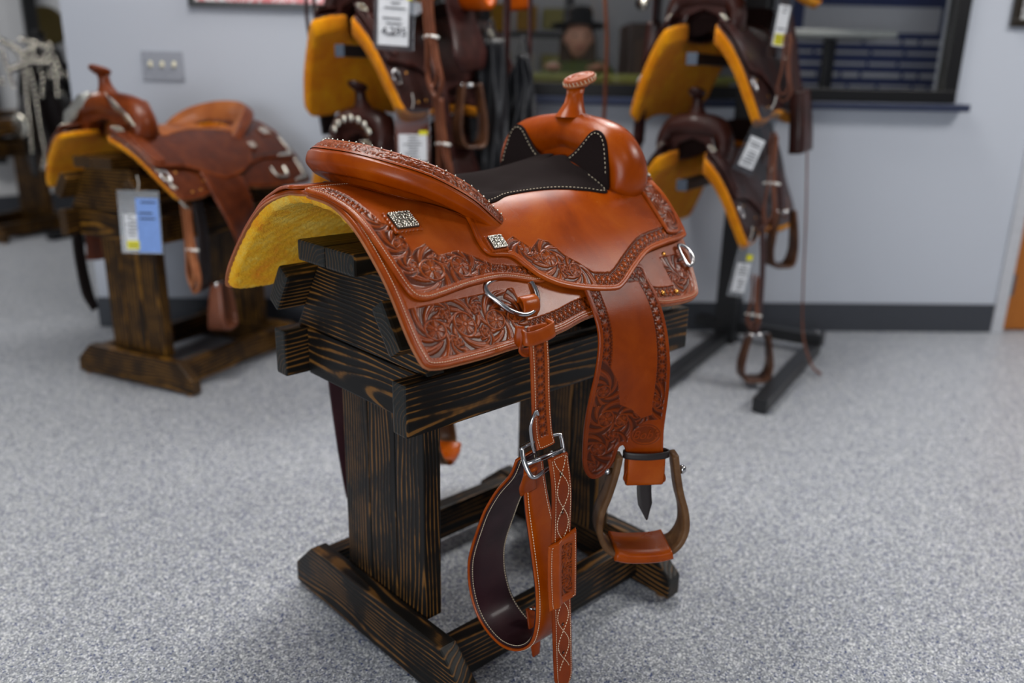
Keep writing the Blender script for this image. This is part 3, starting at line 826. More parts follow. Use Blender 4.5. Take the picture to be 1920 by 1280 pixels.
def hous_relief(x, y, d, arc):
    h = border(d, arc, (.0035, .0085, .0105))
    z = [(-.06, .02), (-.012, .03), (-.0054, .1257), (-.0011, .155), (.018, .168), (.020, .215), (.0479, .205), (.060, .2291), (.0989, .2264), (.1294, .2461), (.1488, .2589), (.2196, .2743), (.30, .29), (.3, .33), (-.06, .33)]
    fl = in_poly(x, y, z) & (d > .012)
    f = floral(x, y, [(.035, .2500, .0165), (.0881, .2520, .0145), (.0065, .1990, .0105), (.130, .264, .009), (.005, .240, .0075), (.062, .232, .007), (.002, .150, .008), (.16, .270, .007)])
    geo = (in_poly(x, y, z) & (d > .012) & ((y < .13) | (x > .175))).astype(float)
    f2 = stamp(arc, (d-.019)/.007, .010)
    f = np.where(geo > 0, f2, f)
    h1, s1 = relief(fl.astype(float), f)
    return h+h1, s1
def skirt_relief(x, y, d, arc):
    h = border(d, arc, (.0040, .0095, .0115))
    fl = (y > .300) & (d > .0135) & (((x < .17)) | ((x > .545)))
    f = floral(x, y, [(-.0011, .3392, .0145), (.0526, .3406, .0165), (.1104, .3445, .0145), (.025, .362, .007), (.082, .360, .007), (.026, .317, .007), (.082, .318, .007), (.150, .345, .010), (.590, .335, .014), (.562, .345, .009)])
    geo = ((d > .0135) & (d < .034) & (x > .17) & (x <= .545) & (y > .3)).astype(float)
    f2 = stamp(arc, (d-.0235)/.0095, .012)
    h1, s1 = relief(fl.astype(float), f); h2, s2 = relief(geo, f2)
    return h+h1+h2, s1+s2
def fend_relief(x, y, d, arc):
    h = border(d, arc, (.004, .0060))
    low = (y < .60) & ~((x > .0) & (y > .54)) & (y > .50-(x+.05)*.9) & (x < .045)
    flz = [(-.12, .62), (-.088, .62), (-.060, .575), (-.052, .53), (-.03, .52), (-.01, .50), (.010, .505), (.012, .53), (.02, .56), (.045, .56), (.045, .495), (.0, .495), (-.03, .475), (-.04, .44), (-.06, .36), (-.14, .36)]
    fl = in_poly(x, y, flz) & (d > .0085)
    f = floral(x, y, [(-.087, .560, .011), (-.076, .505, .013), (-.086, .445, .012), (-.046, .50, .010), (.018, .528, .010), (-.06, .47, .007), (-.098, .41, .008), (-.012, .508, .006)])
    geo = (~fl) & (d > .0085) & (d < .0305) & (y > .545)
    f2 = stamp(arc, (d-.0178)/.009, .0155); f2 = np.where(d > .0280, rope(d, .0292, .0016, arc, .0048), f2); f2 = np.where((d > .0266) & (d < .0280), 0, f2)
    h1, s1 = relief(fl.astype(float), f); h2, s2 = relief(geo.astype(float), f2)
    # oval maker stamp
    e = np.sqrt(((x+.0015)/.0265)**2+((y-.4695)/.0185)**2)
    ov = -.0009*np.exp(-((e-1)/.035)**2)-.0006*np.exp(-((e-.88)/.03)**2)-.0007*(e < .85)
    band = (~fl) & (y < .545) & (y > .50)
    return h+h1+h2+ov, s1+s2+.5*(e < .85)+.6*np.exp(-((e-1)/.04)**2)
def strap_relief(x, y, d, arc):
    h = border(d, arc, (.0035,)); m = (d > .006).astype(float)
    f = floral(x, y, [(.62, .165, .006), (.618, .19, .006), (.612, .215, .006), (.606, .24, .006)])
    h1, s1 = relief(m, f); return h+h1, s1
def band_relief(x, y, d, arc):
    m = (d > .004).astype(float)
    f = floral(x, y, [(c, (.5 if i % 2 else -.5)*.004, .0075) for i, c in enumerate(np.arange(.01, .62, .021))])
    h1, s1 = relief(m, f); return h1*.7, s1
def plain_border(x, y, d, arc): return border(d, arc, (.006,)), 0*x

def make_saddle(name, label, M_, lo=False, sv=1., sz=1., stirrups=True, fenders=True, flank=True, silver_plates=False, horn_wrap=True, group=None, extra_len=1.0):
    t = empty(name); tag(t, label, 'saddle', group)
    res = .0085 if lo else .00125
    def xf(V):
        V = np.array(V, float).copy(); V[:, 1] *= sv
        dz = .883-V[:, 2]; V[:, 2] = np.where(dz > 0, .883-np.where(dz < .25, dz*sz, .25*sz+(dz-.25)*(.85 if sz > 1 else 1)), V[:, 2]); return V
    def xp(p): return xf(np.array([p]))[0]
    def bs(off_): return lambda u, s, h: base_surface(u, s, off_+h)
    S0 = lambda u, s, h: base_surface(u, s, h)
    S1 = lambda u, s, h: base_surface(u, s, h, seat_lift)
    hf = (lambda f: None if lo else f)
    def both(nm, poly, surf, base, th, r_, mat, hfun=None, edge=.003, st=None, par=None, near_only_dense=True, **kw):
        outs = []
        for mir in (False, True):
            fine = (not lo) and not mir
            o = sheet(nm, poly, surf, base, th, r_ if fine else max(r_, .007), mat, par or t, hfun if fine else (None if hfun is None else (lambda x, y, d, a: (0*x, 0*x+.45*(d > .012)))), edge, mirror=mir, xf=xf, dense=fine, **kw)
            if st and fine: stitches('stitching', poly, surf, base+th*1.0, st, .0044, o, M_['thread'], xf=xf)
            outs.append(o)
        return outs
    # fleece lining below the skirts
    rs = np.random.RandomState(5)
    fx = .003 if sv > .9 else .012
    fp = [(p[0]+(.004 if p[0] < .3 else fx), max(0, p[1]-.002)+(0 if sv > .9 or p[1] < .1 else .008)) for p in SKIRT]
    for mir in (False, True):
        def fl_noise(x, y, d, a):
            q = np.sin(x*210+y*90)*np.sin(y*190-x*60)+.6*np.sin(x*520+1)*np.sin(y*470)
            return -.0015*q*0, 0*x
        o = sheet('fleece_lining', fp, lambda u, s, h: base_surface(u, s, -h), .0, .016 if sv > .9 else .034, .009 if lo else .005, M_['fleece'], t, None, .008, mirror=mir, xf=xf, dense=False)
        ny = o.data.vertices
        for v in ny:
            q = math.sin(v.co.x*211+v.co.z*170)*math.sin(v.co.z*190-v.co.y*260)+.6*math.sin(v.co.x*520+1)*math.sin(v.co.y*470+v.co.z*300)
            v.co.z += .0011*q; v.co.x += .0009*math.sin(v.co.y*900+v.co.z*1300)
    both('skirt', SKIRT, S0, 0, .006, res, M_['tooled'], skirt_relief, .0022, st=.0065)
    # second ply edge under the skirt near the back
    both('skirt_lining', [(p[0]-(.002 if p[0] < 0 else -.0015), p[1]+(.0015 if p[1] > .2 else 0)) for p in SKIRT], S0, -.0035, .0035, .01, M_['raw'], None, .0015)
    both('skirt_housing', HOUS, S0, .0075, .0055, res, M_['tooled'], hous_relief, .0022, st=.0055)
    both('seat_jockey', JOCK, S1, .0145, .0055, res, M_['tooled'] if lo else M_['smooth2'], jock_relief, .0022)
    # suede seat with pinked lower edge
    SU = [(.08, 0), (.10, .07), (.15, .125), (.19, .150), (.2326, .1461), (.2657, .1351), (.3098, .1291), (.3636, .1278), (.4124, .1342), (.459, .1449), (.5098, .1508), (.512, .06), (.50, 0)]
    SUf = [(.08, -.001)]+SU[1:-1]+[(.50, -.001)]
    for mir in (False, True):
        o = sheet('suede_seat', SUf, S1, .020, .0022, .006, M_['suede'], t, None, .0012, mirror=mir, xf=xf)
        if not lo and not mir: stitches('stitching', SUf, S1, .0225, .006, .0085, o, M_['lace'], keep=lambda a, b: b > .10, L=.0042, wd=.0016)
    # ears of suede standing against the swell
    def ear(v, z, off):
        k_ = sstep(.86, .97, z)
        return np.stack([.5165+.010*k_-off*.95-.9*np.clip(.895-z, 0, 1)*(1-sstep(.03, .14, v)), -v, z+off*.2], -1)
    EAR = [(.150, .858), (.149, .895), (.142, .925), (.133, .953), (.122, .968), (.106, .973), (.090, .966), (.075, .950), (.058, .932), (.040, .919), (.018, .910), (.0, .906), (.0, .872), (.05, .856), (.11, .852)]
    for mir in (False, True):
        o = sheet('suede_ear', EAR, ear, 0, .004, .005, M_['suede'], t, None, .002, mirror=mir, xf=xf)
        if not lo: stitches('stitching', EAR, ear, .0042, .006, .0085, o, M_['lace'], keep=lambda a, b: a > .03 and b > .89, L=.0042, wd=.0016, mirror=mir)
    # swell (fork)
    C_ = [(.574, -.138, .838), (.573, -.149, .866), (.570, -.146, .905), (.567, -.120, .938), (.570, -.085, .950), (.575, -.043, .957), (.578, 0, .962)]
    Rr = [(.016, .010), (.044, .030), (.045, .037), (.044, .040), (.043, .041), (.041, .040), (.040, .040)]
    C_ = C_+[(a, -b, c) for a, b, c in C_[-2::-1]]; Rr = Rr+Rr[-2::-1]
    CC = catmull(C_, 6); RR = catmull(Rr, 6); m = len(CC); T = unit(np.gradient(CC, axis=0)); V, F = [], []; sg = 24
    for i in range(m):
        U = unit(np.array([1., 0, 0])-T[i]*T[i][0]); Wn = np.cross(T[i], U)
        for k_ in range(sg):
            a = 2*math.pi*k_/sg; V.append(CC[i]+RR[i][0]*math.cos(a)*U+RR[i][1]*math.sin(a)*Wn)
    for i in range(m-1):
        for k_ in range(sg):
            l_ = (k_+1) % sg; F.append((i*sg+k_, i*sg+l_, (i+1)*sg+l_, (i+1)*sg+k_))
    F += [tuple(range(sg))[::-1], tuple((m-1)*sg+k_ for k_ in range(sg))]
    o = mesh('swell', xf(np.array(V)), F, M_['smooth2'], t)
    bmx = bmesh.new(); bmx.from_mesh(o.data); bmesh.ops.recalc_face_normals(bmx, faces=bmx.faces[:]); bmx.to_mesh(o.data); bmx.free()
    # gullet wall closing the fork between the bars
    gp = [(-.125, .855), (-.10, .92), (-.05, .945), (.05, .945), (.10, .92), (.125, .855), (.085, .862), (.070, .895), (.0, .915), (-.07, .895), (-.085, .862)]
    g = prism('gullet_cover', [(y*sv, z) for y, z in gp], .05, M_['smooth2'], t, (.575, 0, 0), (0, 0, math.pi/2), .006)
    # horn
    HN = [(.568, .992, .034, 0), (.571, 1.004, .027, 0), (.575, 1.018, .0205, 0), (.577, 1.034, .0175, .0), (.579, 1.048, .019, -.10)]
    V, F = [], []; sg = 20
    for x, z, r_, tl in HN:
        for k_ in range(sg):
            a = 2*math.pi*k_/sg; V.append((x+r_*math.cos(a), r_*.95*math.sin(a), z-r_*math.cos(a)*math.tan(tl)))
    for i in range(len(HN)-1):
        for k_ in range(sg): l_ = (k_+1) % sg; F.append((i*sg+k_, i*sg+l_, (i+1)*sg+l_, (i+1)*sg+k_))
    F.append(tuple((len(HN)-1)*sg+k_ for k_ in range(sg)))
    hn = mesh('horn', V, F, M_['smooth2'], t)
    cap = lathe('horn_cap', [(.016, -.010), (.029, -.0035), (.0325, .0), (.0335, .004), (.0315, .0085), (.027, .0102), (.0255, .0085), (.024, .0102), (.018, .0115), (.0165, .0098), (.015, .0118), (0, .013)], M_['horn'] if 'horn' in M_ else M_['smooth2'], hn, (.590, 0, 1.060), (0, -.30, 0), 28)
    cap.scale = (1.12, .86, 1.15)
    if not lo:
        bmq = bmesh.new()
        for i in range(26):
            a = 2*math.pi*i/26; add_box(bmq, (.0332*1.12*math.cos(a), .0332*.86*math.sin(a), .003), (.0025, .0013, .0070), Matrix.Rotation(a, 3, 'Z') @ Matrix.Rotation(.35, 3, 'X'))
        lc = from_bm('lacing', bmq, M_['lace'], hn); lc.location = (.590, 0, 1.060); lc.rotation_euler = (0, -.30, 0); tag(lc, kind='stuff')
        lathe('horn_rim', [(.0325, -.004), (.0345, -.002), (.0345, .001), (.0325, .002)], M_['raw'], hn, (.590, 0, 1.060), (0, -.30, 0), 28).scale = (1.12, .86, 1.1)
    # cantle: lofted from rim curve
    rim = [(.222, -.190, .834), (.190, -.189, .858), (.150, -.180, .890), (.095, -.157, .922), (.050, -.122, .941), (.018, -.065, .954), (.008, 0, .957)]
    bas = [(.196, -.200, .822), (.165, -.176, .843), (.140, -.160, .858), (.104, -.138, .872), (.065, -.110, .882), (.035, -.06, .893), (.025, 0, .896)]
    rim = rim+[(a, -b, c) for a, b, c in rim[-2::-1]]; bas = bas+[(a, -b, c) for a, b, c in bas[-2::-1]]
    RC = catmull(rim, 8); BC = catmull(bas, 8); RC[:, 2] -= .013; mm = len(RC)
    Dc = np.array([.30, 0, .87]); tq = np.linspace(0, 1, mm); tq = np.minimum(tq, 1-tq); sw_ = (.78+.22*sstep(0, .2, tq))*np.sqrt(1-(1-np.clip(tq/.035+.06, 0, 1))**2)
    back, band, dish = [], [], []
    UZ = np.array([0, 0, 1.])
    for i in range(mm):
        R0, B0 = RC[i], BC[i]; f_ = sw_[i]
        o_ = R0-Dc; o_ = o_/np.linalg.norm(o_)
        upn = unit(UZ-o_*o_[2])
        lw = .006+.010*f_
        E_ = R0+o_*.006
        U1 = R0-o_*(.022*f_+.002)-upn*(.026*f_+.004)
        U2 = R0-o_*.004-upn*(.023*f_+.001)
        Mid = (B0+U1)/2-o_*.016*f_-upn*.004*f_
        bk = catmull([B0, (B0+Mid)/2-o_*.003*f_, Mid, U1], 5)
        lip = catmull([U1, U1*.4+U2*.6-upn*.0025*f_, U2, E_-upn*.014*f_, E_, R0+o_*.004+upn*.003*f_, R0+o_*.001+upn*.006*f_], 5)
        back.append(np.vstack([bk, lip[1:]]))
        T1 = R0+o_*.001+upn*.006*f_; T2 = R0-o_*(.018*f_+.001)+upn*.023*f_
        band.append(catmull([T1, (T1+T2)/2+upn*.0025*f_, T2], 8))
        S1_ = R0-o_*(.050*f_+.006)-upn*.006*f_; S2_ = (R0*.55+Dc*.45); S2_[2] = min(S2_[2], R0[2])-.040*f_
        S3_ = R0*.42+Dc*.58; S3_[2] = .838; S2_[2] = min(S2_[2], .90)
        S2_ = R0*.72+Dc*.28; S2_[2] = .852-.02*(1-f_)
        dish.append(catmull([T2, S1_, S2_], 5))
    def loft(nm, rows, mat, disp=None, seg_up=1):
        rows = [catmull(r_, seg_up) if seg_up > 1 else r_ for r_ in rows]
        V = np.vstack(rows); k_ = len(rows[0]); F = [(i*k_+j, i*k_+j+1, (i+1)*k_+j+1, (i+1)*k_+j) for i in range(len(rows)-1) for j in range(k_-1)]
        return V, F, k_
    V, F, k_ = loft('x', back, None)
    mesh('cantle_back', xf(V), [f[::-1] for f in F], M_['smooth2'], t)
    # binding: finer grid with relief
    if lo:
        V, F, k_ = loft('x', band, None); mesh('cantle_binding', xf(V), [f[::-1] for f in F], M_['tooled'], t)
    else:
        rows = np.array(band); ii = np.linspace(0, mm-1, 420); R2 = np.stack([[np.interp(ii, np.arange(mm), rows[:, j, c]) for c in range(3)] for j in range(rows.shape[1])]).transpose(2, 0, 1)
        jj = np.linspace(0, rows.shape[1]-1, 30); R3 = np.stack([[np.interp(jj, np.arange(rows.shape[1]), R2[i, :, c]) for c in range(3)] for i in range(420)]).transpose(0, 2, 1)
        Ls = np.concatenate([[0], np.cumsum(np.linalg.norm(np.diff(R3[:, 15], axis=0), axis=1))])
        x_ = np.repeat(Ls, 30); ww = np.linalg.norm(R3[:, -1]-R3[:, 0], axis=1); y_ = (np.linspace(-.5, .5, 30)[None]*ww[:, None]).ravel(); d_ = (np.repeat(ww, 30)/2-np.abs(y_))
        hh, ss = band_relief(x_, y_, d_, x_)
        du = np.gradient(R3, axis=0); dvv = np.gradient(R3, axis=1); Nn = unit(np.cross(dvv, du)); 
        if Nn[210, 15, 2] < 0: Nn = -Nn
        V = R3.reshape(-1, 3)+Nn.reshape(-1, 3)*(hh+.0016)[:, None]
        F = [(i*30+j, (i+1)*30+j, (i+1)*30+j+1, i*30+j+1) for i in range(419) for j in range(29)]
        o = mesh('cantle_binding', V, F, M_['tooled'], t); at = o.data.attributes.new('stain', 'FLOAT', 'POINT'); at.data.foreach_set('value', ss.astype(np.float32))
        bmq = bmesh.new()
        for i in range(6, 414, 9):
            r_ = bmesh.ops.create_uvsphere(bmq, u_segments=6, v_segments=4, radius=.0018); bmesh.ops.translate(bmq, vec=R3[i, 27]+Nn[i, 27]*.0025, verts=r_['verts'])
        tag(from_bm('silver_bead', bmq, M_['silver'], o, True), kind='stuff')
    V, F, k_ = loft('x', dish, None); mesh('cantle_dish', xf(V), F, M_['suede'], t)
    # conchos
    for mir in (False, True):
        for (u_, s_, off_, sz_, sf) in ((.0336, .1599, .013, .040, S0), (.1697, .2288, .020, .028, S1), (.6500, .1150, .020, .032, S1)):
            at_, R_ = frame_at(sf, u_, s_, off_, mir, xf); concho(t, M_, at_, R_, sz_, not lo)
        # front keeper strap
        sheet('keeper_strap', STRAP, S1, .0205, .004, res if not mir else .006, M_['tooled'], t, hf(strap_relief) if not mir else None, .002, mirror=mir, xf=xf, dense=not mir and not lo)
        # front rigging ring and brass screws
        at_, R_ = frame_at(S0, .608, .309, .010, mir, xf)
        ring = [at_+R_ @ Vector((.024*math.cos(a)*(1 if math.cos(a) > 0 else .25), .023*math.sin(a), .003)) for a in np.linspace(0, 2*math.pi, 16, endpoint=False)]
        tube('rigging_ring', [tuple(p) for p in ring], .0035, M_['metal'], t, closed=True, flat=.7)
        for (u_, s_) in ((.5615, .2953), (.5062, .3682), (.4726, .3386), (.545, .372)):
            at_, R_ = frame_at(S0, u_, s_, .006, mir, xf)
            lathe('rigging_screw', [(.0045, 0), (.0048, .0015), (.003, .0025), (0, .0027)], M_BRASS, t, at_, R_.to_euler(), 10)
    # fenders, stirrups
    if fenders:
        for mir in (False, True):
            fine = (not lo) and not mir
            fd = sheet('fender', FEND, fender_surface, 0, .0055, res if fine else .008, M_['fender'], t, fend_relief if fine else (lambda x, y, d, a: (0*x, 0*x+.35*(d > .02))), .0022, mirror=mir, xf=xf, dense=fine)
            if mir and not lo:
                for v in fd.data.vertices:
                    q_ = max(0, .70-v.co.z); v.co.x += .26*q_; v.co.z -= .24*q_
            if fine:
                # script stamp inside the oval
                at_, R_ = frame_at(fender_surface, -.0015, .469, .0055, False)
                to = text_mesh('maker_stamp', "Bob's", .023, .0006, M_['fender'], fd, .35, .0002)
                X = fender_surface(np.array([-.0015, .0025]), np.array([.469, .469]), np.array([.0055, .0055])); ax = Vector(X[1]-X[0]).normalized(); az = Vector((0, 0, 1)); n_ = ax.cross(az).normalized(); az = n_.cross(ax)
                to.matrix_local = Matrix.Translation(Vector(X[0])-n_*.0*1) @ Matrix((ax, az, n_)).transposed().to_4x4()
                to.location = Vector(X[0])+n_*(-.0004)
            m_ = -1 if mir else 1
            tw = math.radians(38); ux, uy = math.cos(tw), -math.sin(tw)*m_; nx_, ny_ = -math.sin(tw), -math.cos(tw)*m_
            cx, cy = .405, -.3655*m_
            ln_ = .26 if (mir and not lo) else 0
            def loc(a, z, n_=0): return xp((cx+ux*a+nx_*n_+ln_*max(0, .70-z), cy+uy*a+ny_*n_, z-(.24*max(0, .70-z) if ln_ else 0)))
            if not stirrups: continue
            # wrap of the stirrup leather round the bolt, hobble strap
            ribbon('stirrup_leather', [loc(-.001, .434, -.012), loc(-.001, .405, -.016), loc(-.001, .380, -.012), loc(-.001, .374, 0), loc(-.001, .381, .009), loc(-.001, .405, .011), loc(-.001, .436, .008)], (ux, uy, 0), .067, .005, M_['smooth2'], t)
            ribbon('hobble_strap', [loc(-.001, .4335, -.02), loc(-.038, .4335, -.004), loc(-.036, .4335, .010), loc(-.001, .4335, .0165), loc(.034, .4335, .010), loc(.036, .4335, -.004)], (0, 0, 1), .013, .003, M_['dark'], t, closed=True)
            ribbon('strap_tail', [loc(.004, .40, -.012), loc(.003, .36, -.008), loc(.006, .33, -.004), loc(.010, .300, 0)], (ux, uy, 0), [.026, .027, .026, .003], .003, M_['dark'], t)
            sp_ = [(-.0400, .447), (-.050, .432), (-.0555, .40), (-.066, .36), (-.079, .32), (-.0790, .283), (-.062, .252), (-.03, .243), (.03, .243), (.062, .252), (.0780, .283), (.076, .32), (.064, .36), (.0555, .40), (.050, .432), (.0400, .447)]
            sp_ = [p for p in sp_]
            stp = ribbon('stirrup', [loc(a, z) for a, z in sp_[1:-1]], (nx_, ny_, 0), [.030, .034, .040, .046, .050, .055, .07, .07, .055, .050, .046, .040, .034, .030], .011, M_['wood'], t)
            ribbon('tread_leather', [loc(a, z) for a, z in ((-.052, .2485), (-.03, .2435), (.0, .242), (.03, .2435), (.052, .2485))], (nx_, ny_, 0), [.082, .084, .084, .084, .082], .018, M_['smooth2'], stp)
            for a in (-1, 1):
                R_ = Matrix(((ux*a, 0, 0), (uy*a, 0, 0), (0, 0, 1)))
                q = Vector((ux*a, uy*a, 0)).to_track_quat('Z', 'Y').to_euler()
                lathe('stirrup_bolt', [(.0055, 0), (.0055, .006), (.008, .007), (.0082, .012), (.005, .0165), (0, .018)], M_['metal'], stp, loc(a*.0575, .400), q, 14)
    return t, xf
def flank_set(t, M_):
    """rear rigging D, keeper, billet, buckle and the hanging flank cinch on the near side"""
    S0 = lambda u, s, h: base_surface(u, s, h)
    def q(u, s, o): return tuple(base_surface(np.array([u]), np.array([s]), o)[0])
    tube('rigging_ring', [q(.1164, .2989, .006), q(.124, .318, .010), q(.139, .338, .012), q(.1632, .3492, .012), q(.186, .345, .012), q(.203, .330, .011), q(.2100, .308, .009), q(.205, .290, .006), q(.16, .280, .004), q(.125, .285, .004)], [.0045]*8+[.0045], M_['metal'], t, closed=True)
    # keeper loop over the ring
    ribbon('ring_loop', [q(.176, .352, .006), q(.178, .345, .016), q(.180, .332, .020), q(.181, .322, .014), q(.181, .326, .006)], (1, 0, 0), .034, .004, M_['smooth2'], t)
    bx = (1, 0, 0)
    kp = ribbon('keeper', [(.118, -.335, .702), (.118, -.348, .698), (.142, -.353, .700), (.166, -.354, .706), (.167, -.338, .709)], (0, .25, 1), .021, .004, M_['tooled'], t)
    ribbon('keeper_lining', [(.118, -.332, .715), (.112, -.336, .69), (.118, -.340, .676), (.140, -.336, .672)], (0, .6, 1), .014, .004, M_['smooth2'], t)
    def strap_surface(path):
        P = catmull(path, 10); L = np.concatenate([[0], np.cumsum(np.linalg.norm(np.diff(P, axis=0), axis=1))]); T = unit(np.gradient(P, axis=0))
        def S(a, b, h):
            c = np.stack([np.interp(b, L, P[:, i]) for i in range(3)], -1); tt_ = np.stack([np.interp(b, L, T[:, i]) for i in range(3)], -1)
            W = np.array([1., -.10, 0]); W = unit(W-tt_*(tt_@W)[:, None]); N = np.cross(W, tt_); N = np.where(N[:, 1:2] > 0, -N, N)
            return c+W*a[:, None]+N*np.broadcast_to(h, a.shape)[:, None]
        return S, L[-1]
    # upper billet
    Sb, Lb = strap_surface([(.142, -.345, .715), (.1435, -.350, .66), (.146, -.352, .60), (.150, -.355, .545), (.152, -.362, .520)])
    bp = [(-.0165, 0), (-.0175, .03), (-.0165, Lb*.5), (-.018, Lb-.01), (-.016, Lb), (.016, Lb), (.018, Lb-.01), (.0180, Lb*.5), (.0175, .03), (.0165, 0)]
    def bill_rel(x, y, d, arc):
        m = ((np.abs(x) < .0085) & (y > .02) & (y < Lb-.018)).astype(float)
        f = stamp(y, x/.0085, .0135); h1, s1 = relief(m, f)
        return border(np.abs(np.abs(x)-.0098), arc, (0,))*.9*((y > .015) & (y < Lb-.012))+h1, s1
    b = sheet('billet_strap', bp, Sb, -.003, .005, .00125, M_['tooled'], t, bill_rel, .0015)
    stitches('stitching', bp, Sb, .0024, .004, .0044, b, M_['thread'], keep=lambda a, y: y > .01)
    # flank cinch loop: band in the plane across the horse, width along it
    loop = [(-.322, .492), (-.306, .456), (-.274, .414), (-.247, .368), (-.229, .324), (-.212, .275), (-.206, .240), (-.210, .200), (-.226, .163), (-.252, .140), (-.290, .130), (-.330, .142), (-.360, .172), (-.372, .215), (-.371, .270), (-.362, .320), (-.352, .365), (-.342, .410), (-.336, .455), (-.336, .485)]
    n_ = len(loop)
    W_ = [.040, .060, .078, .084, .086, .086, .086, .086, .086, .086, .084, .082, .080, .078, .072, .064, .058, .052, .046, .040]
    def loop_path(dx, off):
        P = np.array([(0, a, b_) for a, b_ in loop]); T = unit(np.gradient(P, axis=0)); N = np.cross(T, [1, 0, 0])
        return [(.128+W_[i]/2+dx, *(P[i]+N[i]*off)[1:]) for i in range(n_)]
    # N points inward or outward: inner liner is on the inside of the loop
    ct = np.array([-.29, .30]); P0 = np.array(loop[6]); Nn = np.cross(unit(np.array([0, loop[7][0]-loop[5][0], loop[7][1]-loop[5][1]])), [1, 0, 0])
    sgn = 1 if np.dot(Nn[1:], ct-P0) > 0 else -1
    fc = ribbon('flank_cinch', loop_path(0, -sgn*.0022), (1, 0, 0), W_, .0048, M_['smooth2'], t)
    tag(fc, 'tan leather outer band of the hanging flank cinch')
    ln = ribbon('cinch_liner', loop_path(0, sgn*.0020), (1, 0, 0), [w_-.004 for w_ in W_], .0034, M_['liner'], fc)
    # stitching on the liner along both edges and on outside
    def line_st(pts, nrm, mat, par, pitch=.0046, L=.0027, wd=.0008):
        P = catmull(pts, 12); Ls = np.concatenate([[0], np.cumsum(np.linalg.norm(np.diff(P, axis=0), axis=1))]); bm = bmesh.new()
        for s in np.arange(0, Ls[-1]-L, pitch):
            a = np.array([np.interp(s, Ls, P[:, i]) for i in range(3)]); c = np.array([np.interp(s+L, Ls, P[:, i]) for i in range(3)])
            tv = Vector(c-a); 
            add_box(bm, (a+c)/2, (L, wd, wd), tv.to_track_quat('X', 'Z').to_matrix())
        o = from_bm('stitching', bm, mat, par); tag(o, kind='stuff'); return o
    lp = np.array([(0, a, b_) for a, b_ in loop]); T = unit(np.gradient(lp, axis=0)); N = np.cross(T, [1, 0, 0])
    for e, o_ in ((.0055, .0042), (-.0055, .0042), (.0055, -.0050), (-.0055, -.0050)):
        pts = [((.128+e) if e > 0 else (.128+W_[i]+e), *(lp[i]+N[i]*o_*sgn)[1:]) for i in range(n_)]
        line_st(pts, None, M_['thread'], fc)
    line_st([(.141, -.262+.008, .39), (.139, -.24+.006, .345), (.137, -.226+.006, .30)], None, M_['thread'], fc)
    # the strap hanging on the far side, dark with a laced edge
    fs = ribbon('laced_strap', [(.185, .300, .66), (.188, .295, .55), (.193, .285, .42), (.205, .282, .28), (.216, .28, .17), (.224, .28, .135)], (1, 0, 0), [.05, .066, .072, .072, .066, .040], .006, M_['liner'], t)
    tag(fs, 'dark laced strap hanging on the far side')
    bm = bmesh.new()
    for i in range(9):
        f = i/8; r0 = bmesh.ops.create_uvsphere(bm, u_segments=8, v_segments=6, radius=.0035); bmesh.ops.translate(bm, vec=(.182+.028*f, .277, .56-.38*f), verts=r0['verts'])
    tag(from_bm('lacing', bm, M_['lace'], fs, True), kind='stuff')
    # small connector strap at the bottom of the loop
    ribbon('connector_strap', [(.205, -.285, .165), (.200, -.30, .13), (.196, -.31, .105), (.196, -.312, .085)], (1, 0, 0), [.02, .022, .022, .016], .004, M_['fender'], t)
    tube('connector_ring', [(.20, -.29, .168), (.212, -.30, .162), (.222, -.295, .155), (.212, -.285, .160)], .002, M_['metal'], t, closed=True)
    # buckle frame with roller and tongue
    def bl(x, y): # buckle plane coordinates: x along strap width, y down the strap
        o0 = Vector((.146, -.366, .512)); ax = Vector((1, -.12, .05)).normalized()*.90; ay = Vector((-.12, -.50, -.78)).normalized()*.82
        return tuple(o0+ax*x+ay*y)
    fr = [(-.040, -.026), (0, -.030), (.036, -.027), (.041, -.020), (.039, .0), (.034, .020), (.026, .026), (0, .027), (-.030, .034), (-.041, .028), (-.046, .0), (-.044, -.020)]
    bk = tube('buckle', [bl(a, b_) for a, b_ in fr], .0040, M_['metal'], t, closed=True, flat=.8)
    tube('buckle_bar', [bl(-.042, .006), bl(.037, .004)], .0042, M_['metal'], bk, n=2)
    tube('buckle_tongue', [bl(.012, -.002), bl(.014, .012), bl(.010, .026), bl(.004, .034)], .0024, M_['metal'], bk)
    tube('loose_tongue', [(.128, -.36, .516), (.122, -.36, .535), (.118, -.36, .565), (.128, -.36, .585), (.133, -.36, .578)], .0024, M_['metal'], t)
    ribbon('buckle_strap', [bl(-.038, .020), (.125, -.352, .47), (.130, -.345, .455), (.137, -.340, .44)], (.9, -.3, .3), [.022, .026, .03, .03], .005, M_['smooth2'], t)
    # lower tongue strap in front of the cinch
    Sl, Ll = strap_surface([(.151, -.388, .515), (.154, -.396, .46), (.157, -.396, .38), (.161, -.396, .30), (.167, -.398, .20), (.173, -.398, .13), (.178, -.398, .078)])
    lp_ = [(-.0165, 0), (-.0185, .02), (-.019, .2), (-.019, Ll-.05), (-.0165, Ll-.018), (-.008, Ll-.002), (0, Ll), (.008, Ll-.002), (.0165, Ll-.018), (.019, Ll-.05), (.019, .2), (.0185, .02), (.0165, 0)]
    holes = [.030, .095, .150, .305, .362]
    def low_rel(x, y, d, arc):
        h = 0*x
        for c in holes: h -= .004*np.exp(-(((x)/.0028)**2+((y-c)/.0034)**2)**2)
        return h, np.clip(-h*400, 0, 1)
    ls = sheet('latigo_strap', lp_, Sl, -.003, .0055, .00125, M_['fender'], t, low_rel, .0015)
    tag(ls, 'tan strap with punched holes and white figure eight stitching')
    stitches('stitching', lp_, Sl, .0027, .004, .0044, ls, M_['thread'])
    V = []
    bm = bmesh.new()
